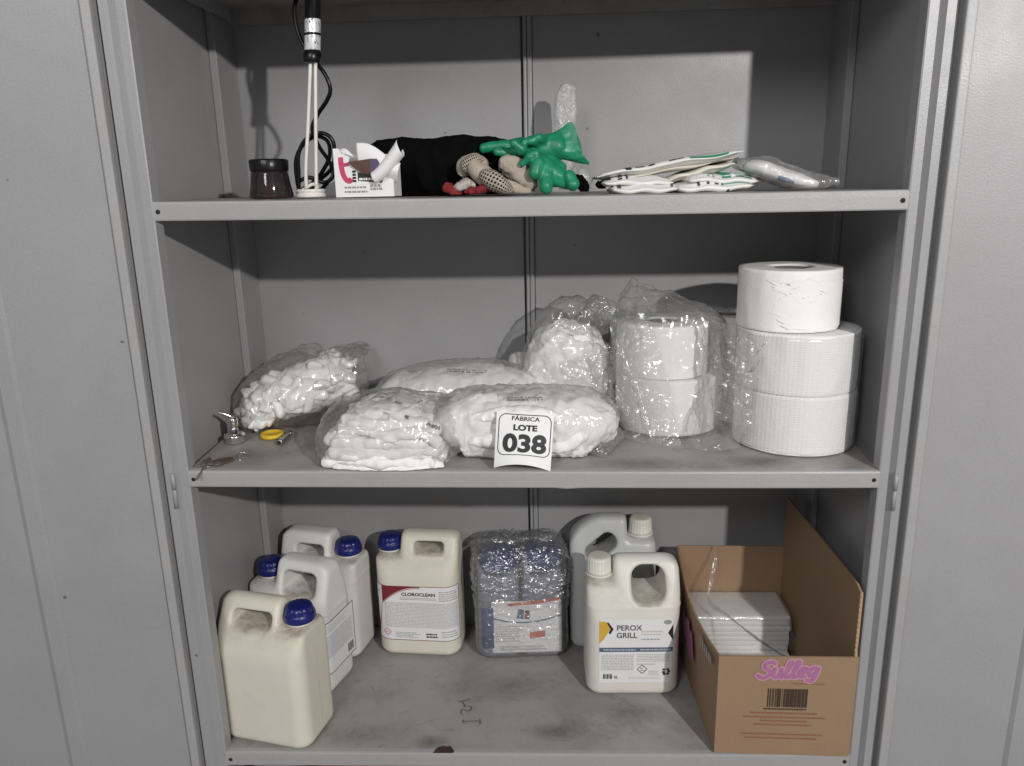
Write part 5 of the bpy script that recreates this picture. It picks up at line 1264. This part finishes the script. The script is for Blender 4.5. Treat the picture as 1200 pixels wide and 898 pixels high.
# flat printed packets
M['packet'] = plain('white_packet', (.74, .735, .70), .45, var=.04, vscale=50, bmp=.3, bscale=50)
M['packet2'] = plain('cream_packet', (.62, .585, .51), .5, var=.06, vscale=40, bmp=.3, bscale=50)
M['navyink'] = plain('navy_ink', (.03, .035, .07), .5); M['greenink'] = plain('green_ink', (.02, .30, .17), .5)
def packet(label, a, b, depth, h, mat, seed, prints=()):
    """pillow packet lying from a to b (left and right end), depth into the shelf, h thick"""
    a, b = np.array(a), np.array(b); ex = b - a; L = np.linalg.norm(ex); ex = ex / L
    ey = np.array((0, 1., 0)); ey = ey - ex * (ey @ ex); ey /= np.linalg.norm(ey); ez = np.cross(ex, ey)
    t = thing('flat_packet', label, 'packet', tuple(a), 0, 'flat packets at the right of the top shelf')
    def sf(u, v, side):                                  # u along, v across 0..1
        e = (4 * u * (1 - u)) ** .35 * (4 * v * (1 - v)) ** .26
        crimp = min(1, min(u, 1 - u) / .05)
        w = 1 + .02 * math.sin(u * 9 + seed)
        p = ex * (u * L) + ey * ((v * w) * depth) + ez * (side * h / 2 * e * crimp + .0014 * math.sin(u * 14 + v * 5 + seed) + .0012 * math.sin(v * 21 + seed) * (1 - crimp))
        return p
    us = np.linspace(0, 1, 40); vs = np.linspace(0, 1, 24)
    P = np.concatenate([np.array([[sf(u, v, 1) for v in vs] for u in us]), np.array([[sf(u, v, -1) for v in vs[::-1]] for u in us])], 1)
    P = P + noise(P + a, 24, seed)[..., None] * .0025 * ez
    link('pouch', fix(grid_me(P, wrap_v=True)), mat, t)
    for nm, u0, u1, v0, v1, sd, m_ in prints:
        Q = np.array([[sf(u, v, sd) for v in np.linspace(v0, v1, 6)] for u in np.linspace(u0, u1, 8)])
        Q = Q + noise(Q + a, 24, seed)[..., None] * .0025 * ez
        Q = Q + (ez * sd * .0007 - ey * .0007 * (1 if v0 < .2 else 0))
        link(nm, fix(grid_me(Q)), m_, t, False)
    return t
K, GN = M['navyink'], M['greenink']
packet('bottom left white packet of the flat stack with navy bars', (0.1428,0.0750,0.0048), (0.2565,0.0750,0.0052), .10, .019, M['packet'], 1, (('navy_bar', .10, .16, .002, .4, 1, K), ('navy_bar', .86, .89, .002, .4, 1, K), ('navy_edge', .02, .05, .03, .5, 1, K)))
packet('bottom right white packet of the flat stack with navy loop print', (0.2478,0.0720,0.0068), (0.3753,0.0850,0.0081), .10, .021, M['packet'], 2, (('navy_bar', .50, .55, .002, .5, 1, K), ('navy_bar', .58, .61, .002, .5, 1, K), ('navy_arc', .28, .31, .002, .12, 1, K), ('navy_arc', .31, .40, .10, .14, 1, K), ('navy_arc', .40, .43, .002, .12, 1, K), ('navy_bar', .66, .69, .002, .3, -1, K)))
packet('second white packet on the left of the flat stack', (0.1306,0.0800,0.0171), (0.2462,0.0820,0.0174), .10, .019, M['packet'], 3, (('navy_bar', .22, .28, .002, .5, 1, K), ('navy_bar', .33, .36, .002, .4, 1, K), ('navy_edge', .05, .12, .03, .2, 1, K)))
packet('packet with green printed end on the right of the flat stack', (0.2668,0.0750,0.0197), (0.3830,0.0850,0.0159), .10, .020, M['packet'], 4, (('green_field', .48, .90, .003, .6, 1, GN), ('green_line', .28, .30, .003, .5, 1, GN), ('green_line', .35, .37, .003, .5, 1, GN), ('white_mark', .60, .66, .002, .12, 1, M['paper']), ('green_front', .50, .88, .012, .05, -1, GN), ('white_mark', .74, .78, .02, .12, 1, M['paper'])))
packet('cream packet in the middle of the flat stack', (0.2350,0.1000,0.0163), (0.3492,0.1100,0.0424), .10, .016, M['packet2'], 5)
packet('topmost white packet slanting up to the right on the flat stack', (0.1225,0.0850,0.0254), (0.3597,0.1000,0.0606), .11, .016, M['packet'], 6, (('navy_bar', .20, .24, .002, .3, 1, K), ('navy_bar', .27, .33, .05, .12, 1, K), ('navy_bar', .36, .40, .03, .10, 1, K), ('navy_bar', .50, .60, .03, .08, 1, K), ('green_line', .64, .9, .002, .045, 1, GN)))
packet('thin white packet just under the slanting top packet', (0.1534,0.0900,0.0234), (0.3569,0.1100,0.0530), .10, .009, M['packet2'], 8)
o = tag(link('black_rag', tube_me([(0.1230,0.1200,0.0173) + (.004, .004), (0.1288,0.1200,0.0130) + (.007, .006), (0.1388,0.1200,0.0100) + (.003, .003)], 20, 16), M['blackcloth']), 'dark scrap tucked behind the left end of packet stack', 'rag')
# clear packet
cp_ = thing('clear_packet', 'crinkled clear packet with white contents at the right end of the top shelf', 'packet', (0, 0, 0))
link('white_contents', tube_me([(0.3787,0.1400,0.0369) + (.02, .006), (0.3931,0.1300,0.0364) + (.045, .010), (0.4260,0.1200,0.0233) + (.048, .011), (0.4612,0.1100,0.0103) + (.045, .010), (0.4725,0.1100,0.0060) + (.02, .004)], 50, 36, power=3, disp=lambda P: crumple(P, 24, 181) * .004, floor=.0), M['cotton'], cp_)
link('blue_print', tube_me([(0.4073,0.0660,0.0193) + (.002, .003), (0.4176,0.0640,0.0152) + (.003, .0035), (0.4312,0.0640,0.0109) + (.002, .002)], 16, 12), M['bluestripe'], cp_)
link('packet_film', tube_me([(0.3614,0.1400,0.0456) + (.03, .003), (0.3744,0.1400,0.0398) + (.045, .008), (0.4002,0.1300,0.0349) + (.055, .016), (0.4330,0.1200,0.0218) + (.057, .016), (0.4652,0.1100,0.0116) + (.055, .012), (0.4831,0.1100,0.0112) + (.045, .008), (0.5023,0.1100,0.0108) + (.040, .003)], 80, 56, power=2.5, disp=lambda P: crumple(P, 32, 182) * .007 + .001, floor=.0), M['filmmilk'], cp_)
